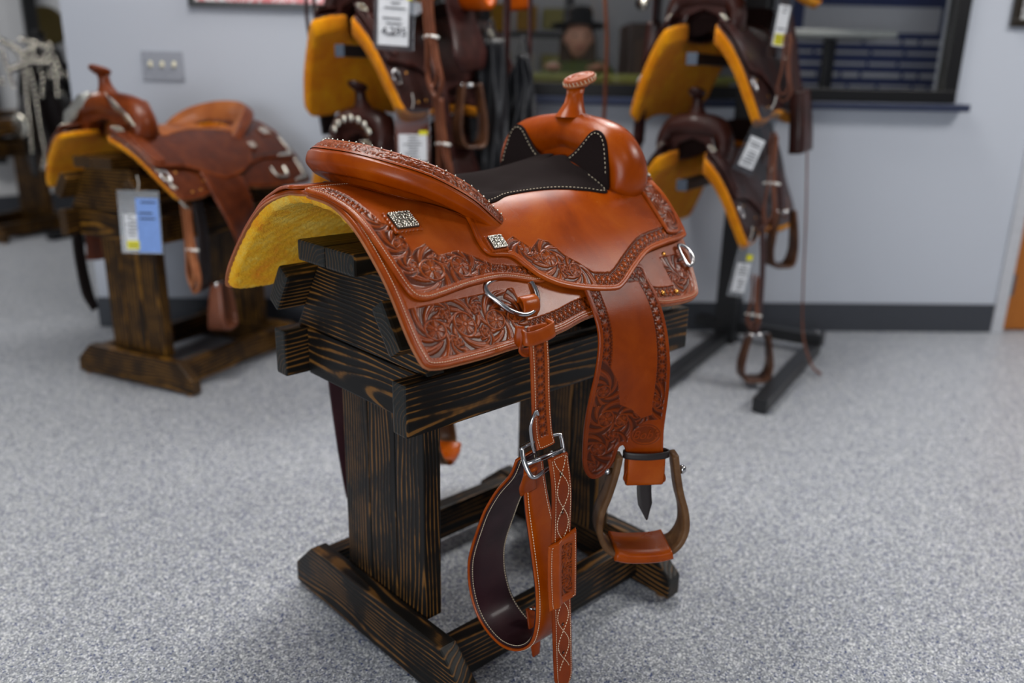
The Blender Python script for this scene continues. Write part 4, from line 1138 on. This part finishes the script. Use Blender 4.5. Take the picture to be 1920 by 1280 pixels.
    for sg_ in (-1, 1):
        a0, a1 = .004, Ll-.045; yy = np.arange(a0, a1, .0046)
        for y0 in yy:
            c0 = sg_*.0115*math.cos((y0)/.0575*math.pi); c1 = sg_*.0115*math.cos((y0+.0032)/.0575*math.pi)
            if .142 < y0 < .257: continue
            p = Sl(np.array([c0, c1]), np.array([y0, y0+.0032]), np.array([.0030, .0030])); tv = Vector(p[1]-p[0])
            add_box(bm, (p[0]+p[1])/2, (tv.length*.85, .0009, .0008), tv.to_track_quat('X', 'Z').to_matrix())
    tag(from_bm('stitching', bm, M_['thread'], ls), kind='stuff')
    # tooled keeper sleeve round strap and cinch
    kx = lambda a, y, h: Sl(a, y, h)
    def slv(x, y, d, arc):
        m = ((np.abs(x-.006) < .0115) & (np.abs(y-.198) < .047)).astype(float)
        f = floral(x, y, [(.006, .162, .007), (.006, .184, .007), (.006, .206, .007), (.006, .228, .007)]); h1, s1 = relief(m, f)
        lump = .004*np.exp(-((x+.014)/.007)**2)
        fr_ = -.0008*np.exp(-((np.maximum(np.abs(x-.006)/.0135, np.abs(y-.198)/.050)-1)/.06)**2)
        return h1+lump+fr_, s1
    kp2 = [(-.030, .148), (-.028, .144), (0, .139), (.024, .132), (.0265, .136), (.0275, .192), (.0265, .254), (.024, .258), (0, .260), (-.026, .263), (-.029, .259), (-.031, .202)]
    ks = sheet('keeper_sleeve', kp2, Sl, .0030, .0045, .00125, M_['smooth2'], t, slv, .002)
    stitches('stitching', kp2, Sl, .0080, .0045, .0044, ks, M_['thread'], keep=lambda a, y: abs(a) > .019)

TAN['smooth2'] = leather('saddle_tan_carved', (122, 44, 0), (150, 62, 2), (174, 84, 14), .23, .06, stain=(64, 24, 4), scale=7)
TAN['horn'] = leather('horn_cap_leather', (132, 56, 22), (156, 74, 34), (176, 94, 50), .4, .1)
BROWN['smooth2'] = BROWN['smooth']; MAROON['smooth2'] = MAROON['smooth']; GREY['smooth2'] = GREY['smooth']; GREY['fleece'] = plain('black_felt_lining', (24, 22, 22), .9)
BROWN.pop('horn', None)

main, _ = make_saddle('saddle', 'tan tooled western saddle with black suede seat on the dark stand in the middle', TAN)
flank_set(main, TAN)
# ------------------------------------------------------------------ other saddles, racks, tags
def place(t, P, a, x, z=0):
    """put a saddle so that it faces back towards the front end of its stand or rack"""
    e = Vector((math.cos(a), math.sin(a), 0))
    t.location = Vector((P[0], P[1], z))+e*x; t.rotation_euler = (0, 0, a+math.pi)
def conv(x0, z0): return lambda x, n, z: (x0-x, -n, z-z0)
def stirrup_at(t, L, x, n, zt, zb, w_, mat, wrap=None, yaw=0.):
    c, s = math.cos(yaw), math.sin(yaw); h = zt-zb
    pts = [(-.30, 1), (-.38, .8), (-.47, .5), (-.5, .25), (-.38, .03), (0, 0), (.38, .03), (.5, .25), (.47, .5), (.38, .8), (.30, 1)]
    st = ribbon('stirrup', [L(x+a*w_*c, n+a*w_*s, zb+b*h) for a, b in pts], (-s, c, 0), [.035, .045, .055, .06, .075, .08, .075, .06, .055, .045, .035], .010, mat, t)
    q = [L(x-.30*w_*c, n-.3*w_*s, zb+h*.97), L(x+.30*w_*c, n+.3*w_*s, zb+h*.97)]
    tube('stirrup_bolt', [tuple(Vector(q[0])*1.12-Vector(q[1])*.12), tuple(Vector(q[1])*1.12-Vector(q[0])*.12)], .008, TAN['metal'], st, smooth_path=False)
    return st
def lace_loop(t, L, top, bot, tie=None, w_=.030, mat=None, r_=.006):
    (x, n, z1), (x2, n2, z2) = top, bot; mat = mat or M_STRAP
    h = z1-z2
    def pt(a, f): return L(x+(x2-x)*f, n+(n2-n)*f+a, z1-h*f)
    path = [pt(-.3*w_, 0), pt(-.25*w_, .3), pt(-.4*w_, .6), pt(-w_*.6, .85), pt(0, 1), pt(w_*.6, .85), pt(.4*w_, .6), pt(.25*w_, .3), pt(.3*w_, 0)]
    o = ribbon('latigo_loop', path, (1, .1, 0), .020, .005, mat, t)
    path = [(p[0]+.012, p[1]*1.0, p[2]+.012) for p in [pt(-.2*w_, 0), pt(-.15*w_, .35), pt(-.25*w_, .6), pt(-w_*.42, .82), pt(0, .95), pt(w_*.42, .82), pt(.25*w_, .6), pt(.15*w_, .35), pt(.2*w_, 0)]]
    ribbon('latigo_loop', path, (1, .1, 0), .018, .005, mat, t)
    if tie is not None:
        f = tie; tube('cable_tie', [pt(-.026, f), (lambda p: (p[0]+.016, p[1], p[2]+.004))(pt(0, f)), pt(.026, f), (lambda p: (p[0]-.016, p[1], p[2]-.002))(pt(0, f))], .0045, M_TIE, o, closed=True)
    return o
def saddle_rack(label, P, a, arms, w_l=.36, w_r=.36, post=1.75):
    t = empty('saddle_rack', (P[0], P[1], 0), a); tag(t, label, 'saddle rack', 'black steel saddle racks')
    S_ = .05
    box('rack_post', (.655, 0, post/2+.0), (.09, .09, post), M_BLACK, t, .004)
    for z in arms: 
        ar = box('rack_arm', (.30, 0, z), (.66, .036, .036), M_BLACK, t, .003)
        box('arm_cap', (-.032, 0, z), (.006, .038, .038), plain('grey_end_cap', (74, 84, 98), .5), ar, .002).parent = t
    box('cross_foot', (.70, (w_l-w_r)/2, .06), (S_, w_l+w_r+.06, S_), M_BLACK, t, .004)
    for y in ((0, -w_r, w_l) if w_l > .2 else (0, -w_r)):
        box('foot_tube', (.30, y, .030), (.80, .052, .050), M_BLACK, t, .005)
        box('foot_bracket', (.70, y, .062), (.07, .06, .056), M_BLACK, t, .003)
        lathe('bolt_head', [(.010, 0), (.010, .005), (0, .007)], TAN['metal'], t, (.70, y-.0, .0905), seg=10)
    return t
def price_tag(label, at, size, rot, cards, txt=None):
    t = empty('price_tag', at, 0); t.rotation_euler = rot
    tag(t, label, 'price tag')
    w_, h_ = size
    box('clear_sleeve', (0, 0, -h_/2), (w_, .003, h_), M_SLEEVE, t, .001)
    tube('tag_string', [(0, 0, 0), (.004, .002, .02), (0, .004, .045)], .0012, M_TIE, t)
    for i, (cx, cz, cw, ch, m_) in enumerate(cards):
        box('card', (cx*w_, -.0022-.0006*i, -cz*h_), (cw*w_, .001, ch*h_), m_, t, 0)
    bm = bmesh.new(); rs = random.Random(len(label))
    for i, cd_ in [(i, c_) for c_ in cards for i in range(9)]:
        cx, cz, cw, ch, m_ = cd_
        if rs.random() < .25 or ch < .3: continue
        L_ = cw*w_*rs.uniform(.3, .8); add_box(bm, (cx*w_+rs.uniform(-.05, .05)*w_, -.0042, -(cz-ch/2+ch*(i+.7)/10)*h_), (L_, .0004, ch*h_*.025))
    tag(from_bm('printed_lines', bm, M_INK, t), kind='stuff')
    if txt:
        o = text_mesh('price_print', txt[0], txt[1], .0003, M_INK, t); tag(o, kind='stuff')
        o.location = (txt[2]*w_, -.0045, -txt[3]*h_); o.rotation_euler = (math.pi/2, 0, 0)
    return t
M_INK = plain('dark_ink', (30, 30, 42), .6)
M_CARD = plain('white_card', (206, 208, 212), .6); M_BLUE = plain('blue_card', (112, 146, 208), .6); M_YST = plain('yellow_sticker', (208, 200, 20), .5)
k = NT('clear_plastic_sleeve')
tr = k.n('ShaderNodeBsdfTransparent'); gl = k.n('ShaderNodeBsdfGlossy', Roughness=.12); ms = k.n('ShaderNodeMixShader'); ms.inputs[0].default_value = .22
tr.inputs[0].default_value = (.86, .88, .9, 1)
k.l(tr.outputs[0], ms.inputs[1]); k.l(gl.outputs[0], ms.inputs[2]); k.l(ms.outputs[0], k.t.nodes['Material Output'].inputs['Surface'])
M_SLEEVE = k.m

# --- chestnut saddle on the left stand
s2, xf2 = make_saddle('saddle', 'chestnut tooled saddle with silver corner plates on the amber stand, left', BROWN, lo=True, stirrups=False)
place(s2, S2O, S2A, .655)
L2 = conv(.655, 0)
S0f = lambda u, s, h: base_surface(u, s, h)
for mir in (False, True):
    PL = [(-.03, .29), (-.036, .335), (-.036, .362), (-.028, .378), (-.006, .385), (.045, .386), (.03, .372), (.0, .366), (-.010, .355), (-.015, .33), (-.016, .29)]
    sheet('silver_corner_plate', PL, S0f, .0062, .002, .006, BROWN['silver'], s2, None, .002, mirror=mir)
    PL = [(-.026, .19), (-.022, .262), (-.012, .278), (.008, .285), (.065, .281), (.05, .268), (.012, .268), (-.002, .258), (-.010, .235), (-.012, .19)]
    sheet('silver_corner_plate', PL, S0f, .0132, .002, .006, BROWN['silver'], s2, None, .002, mirror=mir)
    # silver plate across the face of the swell
    m_ = -1 if mir else 1
    ribbon('swell_plate', [(.605, -.035*m_, .985), (.617, -.065*m_, .968), (.617, -.10*m_, .945), (.618, -.13*m_, .918), (.614, -.158*m_, .888)], (.3, .05*m_, .9), [.030, .040, .030, .044, .024], .004, BROWN['silver'], s2)
    bm = bmesh.new()
    for i in range(15):
        f = i/14; s_ = .115+.235*f; u_ = .668-.055*f**1.5
        p, R_ = frame_at(S0f, u_-.010, s_, .007, mir)
        tube('x', [tuple(p+R_ @ Vector((.0055*math.cos(a), .0075*math.sin(a), .001))) for a in np.linspace(0, 6.283, 9)[:-1]], .0014, None, closed=True, seg=5, n=2, bm=bm)
    tag(from_bm('link_trim', bm, BROWN['silver'], s2, True), kind='stuff')
    bm = bmesh.new()
    for i in range(16):
        p, R_ = frame_at(S0f, .02+.014*i, .262+.0006*i, .0135, mir)
        add_box(bm, p, (.011, .008, .0015), R_ @ Matrix.Rotation(.5, 3, 'Z'))
    tag(from_bm('buckstitch', bm, BROWN['dark'], s2), kind='stuff')
    p, R_ = frame_at(S0f, .105, .338, .008, mir)
    tube('rigging_ring', [tuple(p+R_ @ Vector((x, y, .003))) for x, y in ((-.035, -.018), (-.030, .012), (-.018, .024), (.018, .024), (.030, .012), (.035, -.018))], .007, BROWN['silver'], s2, flat=.7)
    tube('rigging_ring', [L2(.045, -.275*m_, .735), L2(.05, -.290*m_, .70), L2(.075, -.30*m_, .655), L2(.10, -.295*m_, .645)], .006, BROWN['silver'], s2)
lace_loop(s2, L2, (.12, -.262, .648), (.125, -.262, .352), .50, .034, BROWN['raw'])
ribbon('cinch_strap', [L2(.165, -.262, .66), L2(.168, -.272, .55), L2(.172, -.262, .42), L2(.178, -.25, .355)], (1, .2, 0), [.050, .055, .060, .052], .007, BROWN['dark'], s2)
ribbon('cinch_strap', [L2(.11, .262, .60), L2(.105, .268, .45), L2(.11, .262, .30), L2(.125, .25, .225)], (1, .2, 0), [.050, .052, .055, .035], .007, BROWN['dark'], s2)
stirrup_at(s2, L2, .235, -.262, .368, .205, .10, M_STRAP, yaw=.35)
price_tag('plastic tag sleeve with blue card hanging in front of the left saddle', tuple(Vector((S2O[0], S2O[1], 0))+Vector((math.cos(S2A), math.sin(S2A), 0))*-.045+Vector((-math.sin(S2A), math.cos(S2A), 0))*-.238+Vector((0, 0, .712))), (.124, .198), (0, .03, -.62),
          [(-.20, .66, .34, .56, M_CARD), (.20, .55, .54, .86, M_BLUE), (-.2, .86, .3, .13, M_YST)], None)

# --- racks
RP, RA = (1.708, .511), .26
CP, CA = (.83, 1.22), .2
saddle_rack('black steel saddle rack on the right carrying two dark saddles', RP, RA, (1.543, 1.136, .729), .12)
saddle_rack('black steel saddle rack in the middle behind the tan saddle', CP, CA, (1.543, 1.136, .729), .12)
def rack_saddle(label, P, a, dz, M_, x0=.63):
    t, xf_ = make_saddle('saddle', label, M_, lo=True, sv=.73, sz=1.45, stirrups=False, fenders=False)
    place(t, P, a, x0, dz)
    return t, conv(x0, dz)
ru, Lr = rack_saddle('dark maroon saddle with gold fleece, upper one on the right rack', RP, RA, .375, MAROON)
ribbon('fender', [Lr(.34, -.17, 1.36), Lr(.345, -.205, 1.25), Lr(.35, -.235, 1.12), Lr(.352, -.258, 1.03)], (1, -.1, 0), [.085, .078, .076, .082], .009, MAROON['fender'], ru)
ribbon('stirrup_hood', [Lr(.35, -.262, 1.045), Lr(.352, -.272, .98), Lr(.355, -.282, .90), Lr(.36, -.287, .835)], (1, -.1, 0), [.085, .105, .125, .13], .045, MAROON['smooth2'], ru)
ribbon('strap_tail', [Lr(.405, -.262, 1.02), Lr(.42, -.272, .96), Lr(.435, -.28, .905)], (1, -.1, 0), [.03, .05, .055], .006, M_STRAP, ru)
ribbon('long_tie_strap', [Lr(.44, -.287, .87), Lr(.445, -.315, .60), Lr(.447, -.335, .35), Lr(.44, -.36, .15), Lr(.42, -.41, .04), Lr(.405, -.452, .012)], (1, .2, 0), .016, .006, M_STRAP, ru)
lace_loop(ru, Lr, (.19, -.243, 1.21), (.195, -.248, 1.008), None, .040)
ribbon('fender', [Lr(.22, .17, 1.30), Lr(.2, .235, 1.12), Lr(.19, .26, 1.0), Lr(.19, .262, .84)], (1, .1, 0), [.10, .11, .12, .10], .010, MAROON['fender'], ru)
rl, Lq = rack_saddle('dark maroon saddle with horn showing, lower one on the right rack', RP, RA, -.032, MAROON)
lace_loop(rl, Lq, (.08, -.262, .90), (.095, -.275, .590), .50, .036)
lace_loop(rl, Lq, (.09, -.250, .42), (.10, -.256, .232), .72, .036)
ribbon('fender', [Lq(.33, -.16, .93), Lq(.34, -.205, .82), Lq(.345, -.235, .72), Lq(.35, -.25, .63)], (1, -.1, 0), [.10, .10, .085, .07], .009, MAROON['fender'], rl)
stirrup_at(rl, Lq, .35, -.262, .625, .42, .10, MAROON['wood'], yaw=-.75)
ribbon('strap_tail', [Lq(.40, -.22, .70), Lq(.44, -.235, .64), Lq(.46, -.24, .585)], (1, -.1, 0), [.05, .06, .045], .006, M_STRAP, rl)
ribbon('billet_strap', [Lq(.12, -.245, .60), Lq(.135, -.258, .45), Lq(.145, -.262, .32), Lq(.15, -.262, .20)], (1, -.1, 0), .04, .006, MAROON['fender'], rl)
stirrup_at(rl, Lq, .15, -.266, .205, .032, .11, MAROON['wood'], yaw=-.85)
ribbon('billet_strap', [Lq(.05, .20, .62), Lq(.03, .23, .45), Lq(.03, .24, .30), Lq(.02, .23, .16)], (1, -.1, 0), .035, .006, M_STRAP, rl)
cu_, Lc = rack_saddle('dark saddle with wide gold fleece, upper one on the middle rack', CP, CA, .375, MAROON)
lace_loop(cu_, Lc, (.05, -.292, 1.30), (.06, -.318, 1.005), .42, .045)
fe = ribbon('fender', [Lc(.27, -.20, 1.36), Lc(.285, -.235, 1.25), Lc(.295, -.265, 1.14), Lc(.30, -.270, 1.085)], (1, -.1, 0), [.09, .12, .16, .11], .009, MAROON['fender'], cu_)
stirrup_at(cu_, Lc, .30, -.262, 1.045, .84, .10, MAROON['wood'], yaw=-.35)
ribbon('billet_strap', [Lc(.12, -.24, 1.15), Lc(.13, -.285, 1.02), Lc(.14, -.29, .92), Lc(.16, -.29, .80)], (1, -.1, 0), .04, .006, MAROON['fender'], cu_)
ribbon('fender', [Lc(.14, .18, 1.30), Lc(.13, .225, 1.10), Lc(.13, .245, .98), Lc(.13, .245, .86)], (1, .1, 0), [.07, .09, .10, .06], .010, MAROON['dark'], cu_)
cl_, Ld = rack_saddle('maroon saddle with silver conchos, lower one on the middle rack', CP, CA, -.032, MAROON)
for i in range(7):
    a = math.pi*(.12+.76*i/6); lathe('concho', [(.013, 0), (.012, .003), (.006, .006), (0, .0065)], TAN['silver'], cl_, (.626, .085*math.cos(a), .90+.062*math.sin(a)), (0, math.pi/2, 0), 12)
lace_loop(cl_, Ld, (.09, -.300, 1.0), (.11, -.318, .72), .50, .040, M_STRAP)
ribbon('fender', [Ld(.28, -.18, .93), Ld(.29, -.235, .80), Ld(.30, -.26, .68), Ld(.30, -.265, .58)], (1, -.1, 0), [.10, .13, .14, .09], .009, MAROON['fender'], cl_)
stirrup_at(cl_, Ld, .30, -.268, .56, .36, .11, MAROON['wood'])
# black chaps and bridles hung on the middle rack
def in_frame(P, a): 
    e = Vector((math.cos(a), math.sin(a), 0)); n = Vector((-math.sin(a), math.cos(a), 0))
    return lambda x, y, z: Vector((P[0], P[1], 0))+e*x+n*y+Vector((0, 0, z))
FC, FR_ = in_frame(CP, CA), in_frame(RP, RA)
def drape(name, label, cat, F, x0, y0, w_, z1, z2, mat, folds=5, amp=.02, taper=.75, ang=0):
    V, Fc = [], []; nu, nv = 40, 24
    t = empty(name, F(x0, y0, z1)); tag(t, label, cat)
    for j in range(nv+1):
        f = j/nv; ww = w_*(taper+(1-taper)*f**.6)
        for i in range(nu+1):
            a = i/nu-.5; off = amp*(.3+.7*f)*math.sin(a*folds*6.283+f*1.5)+.012*math.sin(a*17+f*7)
            hem = .03*math.sin(a*9)*f
            p = F(x0+a*ww*math.sin(ang)+off*math.cos(ang), y0+a*ww*math.cos(ang)-off*math.sin(ang), z1-(z1-z2)*f-hem)-t.location
            V.append(tuple(p))
    for j in range(nv):
        for i in range(nu): Fc.append((j*(nu+1)+i, j*(nu+1)+i+1, (j+1)*(nu+1)+i+1, (j+1)*(nu+1)+i))
    o = mesh('leather_panel', V, Fc, mat, t); s = o.modifiers.new('solid', 'SOLIDIFY'); s.thickness = .004
    tube('hanging_loop', [(-.03, 0, -.01), (0, 0, .06), (.03, 0, -.01)], .004, mat, t)
    return t
M_CHAPS = plain('black_chaps_leather', (30, 31, 35), .5, bump=(30, .004))
drape('leather_chaps', 'black leather chaps draped on the middle rack beside the wooden stirrup', 'chaps', FC, .42, -.255, .17, 1.19, .62, M_CHAPS, 3, .02)
drape('leather_chaps', 'charcoal leather chaps hanging in front of the window corner', 'chaps', FC, .50, -.335, .16, 1.14, .86, M_CHAPS, 3, .025, .2)
def hanging_strap(label, F, pts, w_, mat, name='bridle_rein', cat='rein'):
    c = F(*pts[0]); t = empty(name, c); tag(t, label, cat, 'reins and straps hanging from the racks')
    ribbon('strap', [tuple(F(*p)-c) for p in pts], (.9, -.4, 0), w_, .005, mat, t)
    tube('strap_ring', [(0, 0, .0), (.014, 0, .012), (0, 0, .026), (-.014, 0, .012)], .003, TAN['metal'], t, closed=True)
    return t
hanging_strap('wide dark brown strap hanging over the black chaps', FC, [(.47, -.285, 1.36), (.48, -.275, 1.15), (.48, -.27, .95), (.47, -.275, .78)], .026, MAROON['fender'])
hanging_strap('narrow dark brown strap hanging just right of the wide one', FC, [(.52, -.345, 1.36), (.53, -.34, 1.15), (.53, -.345, .96)], .016, MAROON['fender'])
hanging_strap('rust brown rein hanging left of the upper right saddle', FR_, [(-.02, .335, 1.36), (.0, .325, 1.20), (.02, .33, 1.02), (.03, .335, .92)], .014, M_STRAP)
hanging_strap('dark strap hanging below the left fleece of the right rack', FR_, [(.05, .20, 1.02), (.05, .21, .85), (.05, .22, .70), (.06, .22, .55)], .040, MAROON['fender'])
hanging_strap('short dark fringe strip hanging left of the gold fleece', FC, [(.10, .290, 1.36), (.10, .292, 1.25), (.10, .28, 1.155)], .012, MAROON['fender'])
hanging_strap('second dark fringe strip, closer to the gold fleece', FC, [(.10, .255, 1.36), (.10, .25, 1.25), (.10, .240, 1.17)], .012, MAROON['fender'])
price_tag('large price tag in a clear sleeve beside the upper middle saddle', tuple(FC(-.03, -.237, 1.30)), (.118, .165), (0, .04, -.60), [(-.02, .48, .76, .86, M_CARD), (.36, .08, .16, .10, M_YST)], ('4,295', .034, 0, .68))
price_tag('lower price tag with yellow dot hanging on the middle rack', tuple(FC(.03, -.245, .968)), (.108, .165), (0, .0, -.60), [(0, .72, .82, .50, M_CARD), (.3, .44, .25, .08, M_YST)])
price_tag('slanted clear tag sleeve between the two right rack saddles', tuple(FR_(.04, -.252, .985)), (.075, .215), (0, .36, -.62), [(.02, .68, .70, .46, M_CARD)])
price_tag('clear tag with yellow spot near the top right of the right rack', tuple(FR_(.24, -.212, 1.36)), (.062, .215), (0, .10, -.62), [(0, .52, .66, .60, M_CARD), (0, .72, .5, .16, M_YST)])
price_tag('low clear tag sleeve hanging on the lower right saddle', tuple(FR_(.03, -.232, .56)), (.070, .20), (0, .14, -.62), [(0, .66, .66, .5, M_CARD), (.2, .30, .3, .1, M_YST)])

# third tier: saddles on the top arms, of which only the hanging stirrup gear reaches down into view
rt, L3 = rack_saddle('brown saddle on the top arm of the right rack, cut by the top edge', RP, RA, .782, MAROON)
ribbon('fender', [L3(.30, .17, 1.72), L3(.31, .23, 1.55), L3(.32, .275, 1.40), L3(.33, .285, 1.27)], (1, .3, 0), [.14, .20, .24, .20], .012, MAROON['fender'], rt)
ribbon('stirrup_hood', [L3(.33, .290, 1.275), L3(.335, .295, 1.20), L3(.34, .300, 1.12), L3(.34, .300, 1.03)], (1, .3, 0), [.10, .12, .14, .13], .05, MAROON['smooth2'], rt)
lathe('concho', [(.026, 0), (.025, .005), (.012, .010), (0, .011)], TAN['silver'], rt, L3(.20, .290, 1.33), (0, -math.pi/2, 0), 16)
tube('buckle', [L3(.22, .215, 1.225), L3(.23, .20, 1.25), L3(.24, .175, 1.29), L3(.23, .165, 1.30), L3(.22, .185, 1.26), L3(.215, .205, 1.22)], .006, TAN['metal'], rt, closed=True)
ctp, L4 = rack_saddle('tan saddle on the top arm of the middle rack, cut by the top edge', CP, CA, .782, BROWN)
ribbon('fender', [L4(.27, -.19, 1.75), L4(.285, -.24, 1.60), L4(.295, -.27, 1.45), L4(.30, -.275, 1.32)], (1, -.1, 0), [.10, .13, .14, .10], .009, BROWN['fender'], ctp)
ribbon('tread_leather', [L4(.26, -.285, 1.33), L4(.285, -.285, 1.285), L4(.325, -.285, 1.285), L4(.35, -.285, 1.33)], (0, 1, 0), .10, .02, TAN['smooth2'], ctp)
ribbon('billet_strap', [L4(.50, -.26, 1.42), L4(.52, -.28, 1.36), L4(.53, -.285, 1.285)], (1, -.1, 0), [.05, .12, .12], .008, TAN['smooth2'], ctp)

# --- black show saddle heavy with silver, far left
GP, GA = (.876, 4.80), .45
saddle_rack('black steel saddle rack far behind at the left edge', GP, GA, (.97,), .3, .3, 1.1)
gs, Lg = rack_saddle('black show saddle covered in silver, far left behind the wall corner', GP, GA, .21, GREY)
def discs(parent, pts, r_, name='silver_discs'):
    bm = bmesh.new()
    for p, n_ in pts:
        R_ = Vector(n_).to_track_quat('Z', 'Y').to_matrix()
        r0 = bmesh.ops.create_uvsphere(bm, u_segments=10, v_segments=6, radius=r_)
        for v in r0['verts']: v.co = Vector(p)+R_ @ Vector((v.co.x, v.co.y, v.co.z*.35))
    tag(from_bm(name, bm, TAN['silver'], parent, True), kind='stuff')
pts = []
for m_ in (-1, 1):
    for s_ in np.arange(.10, .39, .030):
        for u_ in (.652-.05*(s_/.39)**2, .618-.05*(s_/.39)**2):
            p = base_surface(np.array([u_]), np.array([s_]), .008)[0].copy(); p[1] *= .73*m_; p[2] = .883-(.883-p[2])*1.45
            pts.append((p, (.5, -.7*m_, .4)))
    for a in np.linspace(.1, math.pi/2, 9): pts.append(((.622, .15*math.cos(a)*m_, .87+.11*math.sin(a)), (1, 0, .2)))
discs(gs, pts, .013)
for i, row in enumerate([[(.10, 1.20), (.0, 1.06), (-.02, .86)], [(-.08, 1.17), (-.13, 1.02), (-.10, .90)], [(-.2, 1.18), (-.25, 1.05), (-.24, .9)], [(.12, 1.05), (-.05, 1.10), (-.22, 1.10)], [(0.201, 1.227), (-0.045, 1.127), (-0.216, 1.117), (-0.344, 1.003)], [(0.016, 1.151), (0.018, 0.996), (0.019, 0.821)], [(-0.043, 1.075), (-0.058, 0.935), (-0.06, 0.728), (-0.07, 0.549), (-0.019, 0.454)], [(-0.013, 1.059), (0.002, 0.901), (0.009, 0.741), (0.031, 0.544)], [(0.197, 1.165), (0.176, 1.056), (0.139, 0.936)], [(-0.155, 1.198), (-0.19, 1.092), (-0.194, 1.0)], [(-0.233, 1.202), (-0.269, 1.123), (-0.289, 1.002)], [(-0.013, 1.228), (-0.128, 1.213), (-0.269, 1.169)], [(0.246, 0.991), (0.208, 0.954)]]):
    R0_ = np.array(row); seg_ = np.hypot(*np.diff(R0_, axis=0).T); Ls_ = np.concatenate([[0], np.cumsum(seg_)]); tt_ = np.arange(0, Ls_[-1], .031)
    q_ = [Lg(-.07-.012*(i % 4), float(np.interp(t_, Ls_, R0_[:, 0])), float(np.interp(t_, Ls_, R0_[:, 1]))) for t_ in tt_]
    rb = ribbon('silver_mounted_strap', q_, (.15, 1, 0) if abs(R0_[0][1]-R0_[-1][1]) > abs(R0_[0][0]-R0_[-1][0]) else (0, .1, 1), .040, .004, GREY['dark'], gs)
    discs(rb, [((x_+.006, y_, z_), (1, 0, .25)) for x_, y_, z_ in q_], .0125)
ribbon('fender', [Lg(.0, .10, 1.0), Lg(-.05, .11, .8), Lg(-.05, .10, .6), Lg(-.05, .09, .40)], (.2, 1, 0), [.10, .16, .14, .06], .012, GREY['fender'], gs)
blob('silver_stirrup_plate', Lg(-.09, .12, .72), (.02, .065, .075), TAN['silver'], gs)
ribbon('fender', [Lg(.02, -.20, 1.0), Lg(-.0, -.25, .8), Lg(-.0, -.25, .6), Lg(-.0, -.24, .42)], (.2, 1, 0), [.10, .15, .12, .06], .012, GREY['fender'], gs)
drape('saddle_blanket', 'black blanket hanging behind the silver straps, far left', 'blanket', in_frame(GP, GA), .02, -.08, .46, 1.06, .42, GREY['dark'], 2, .02)
# round shop sign and dark fixture behind it
ws = empty('wall_fixture', (1.15, 5.86, 1.0)); tag(ws, 'dark framed round mirror on a black post against the far wall', 'mirror')
lathe('round_mirror', [(.13, 0), (.14, .01), (.13, .025), (.11, .02), (0, .02)], plain('bronze_disc', (66, 56, 24), .4, .4), ws, (.10, 0, .36), (math.pi/2, 0, 0), 28)
box('fixture_post', (.0, 0, .2), (.09, .05, 1.6), M_BLACK, ws, .004); box('fixture_post', (-.35, 0, .2), (.12, .05, 1.6), M_BLACK, ws, .004)
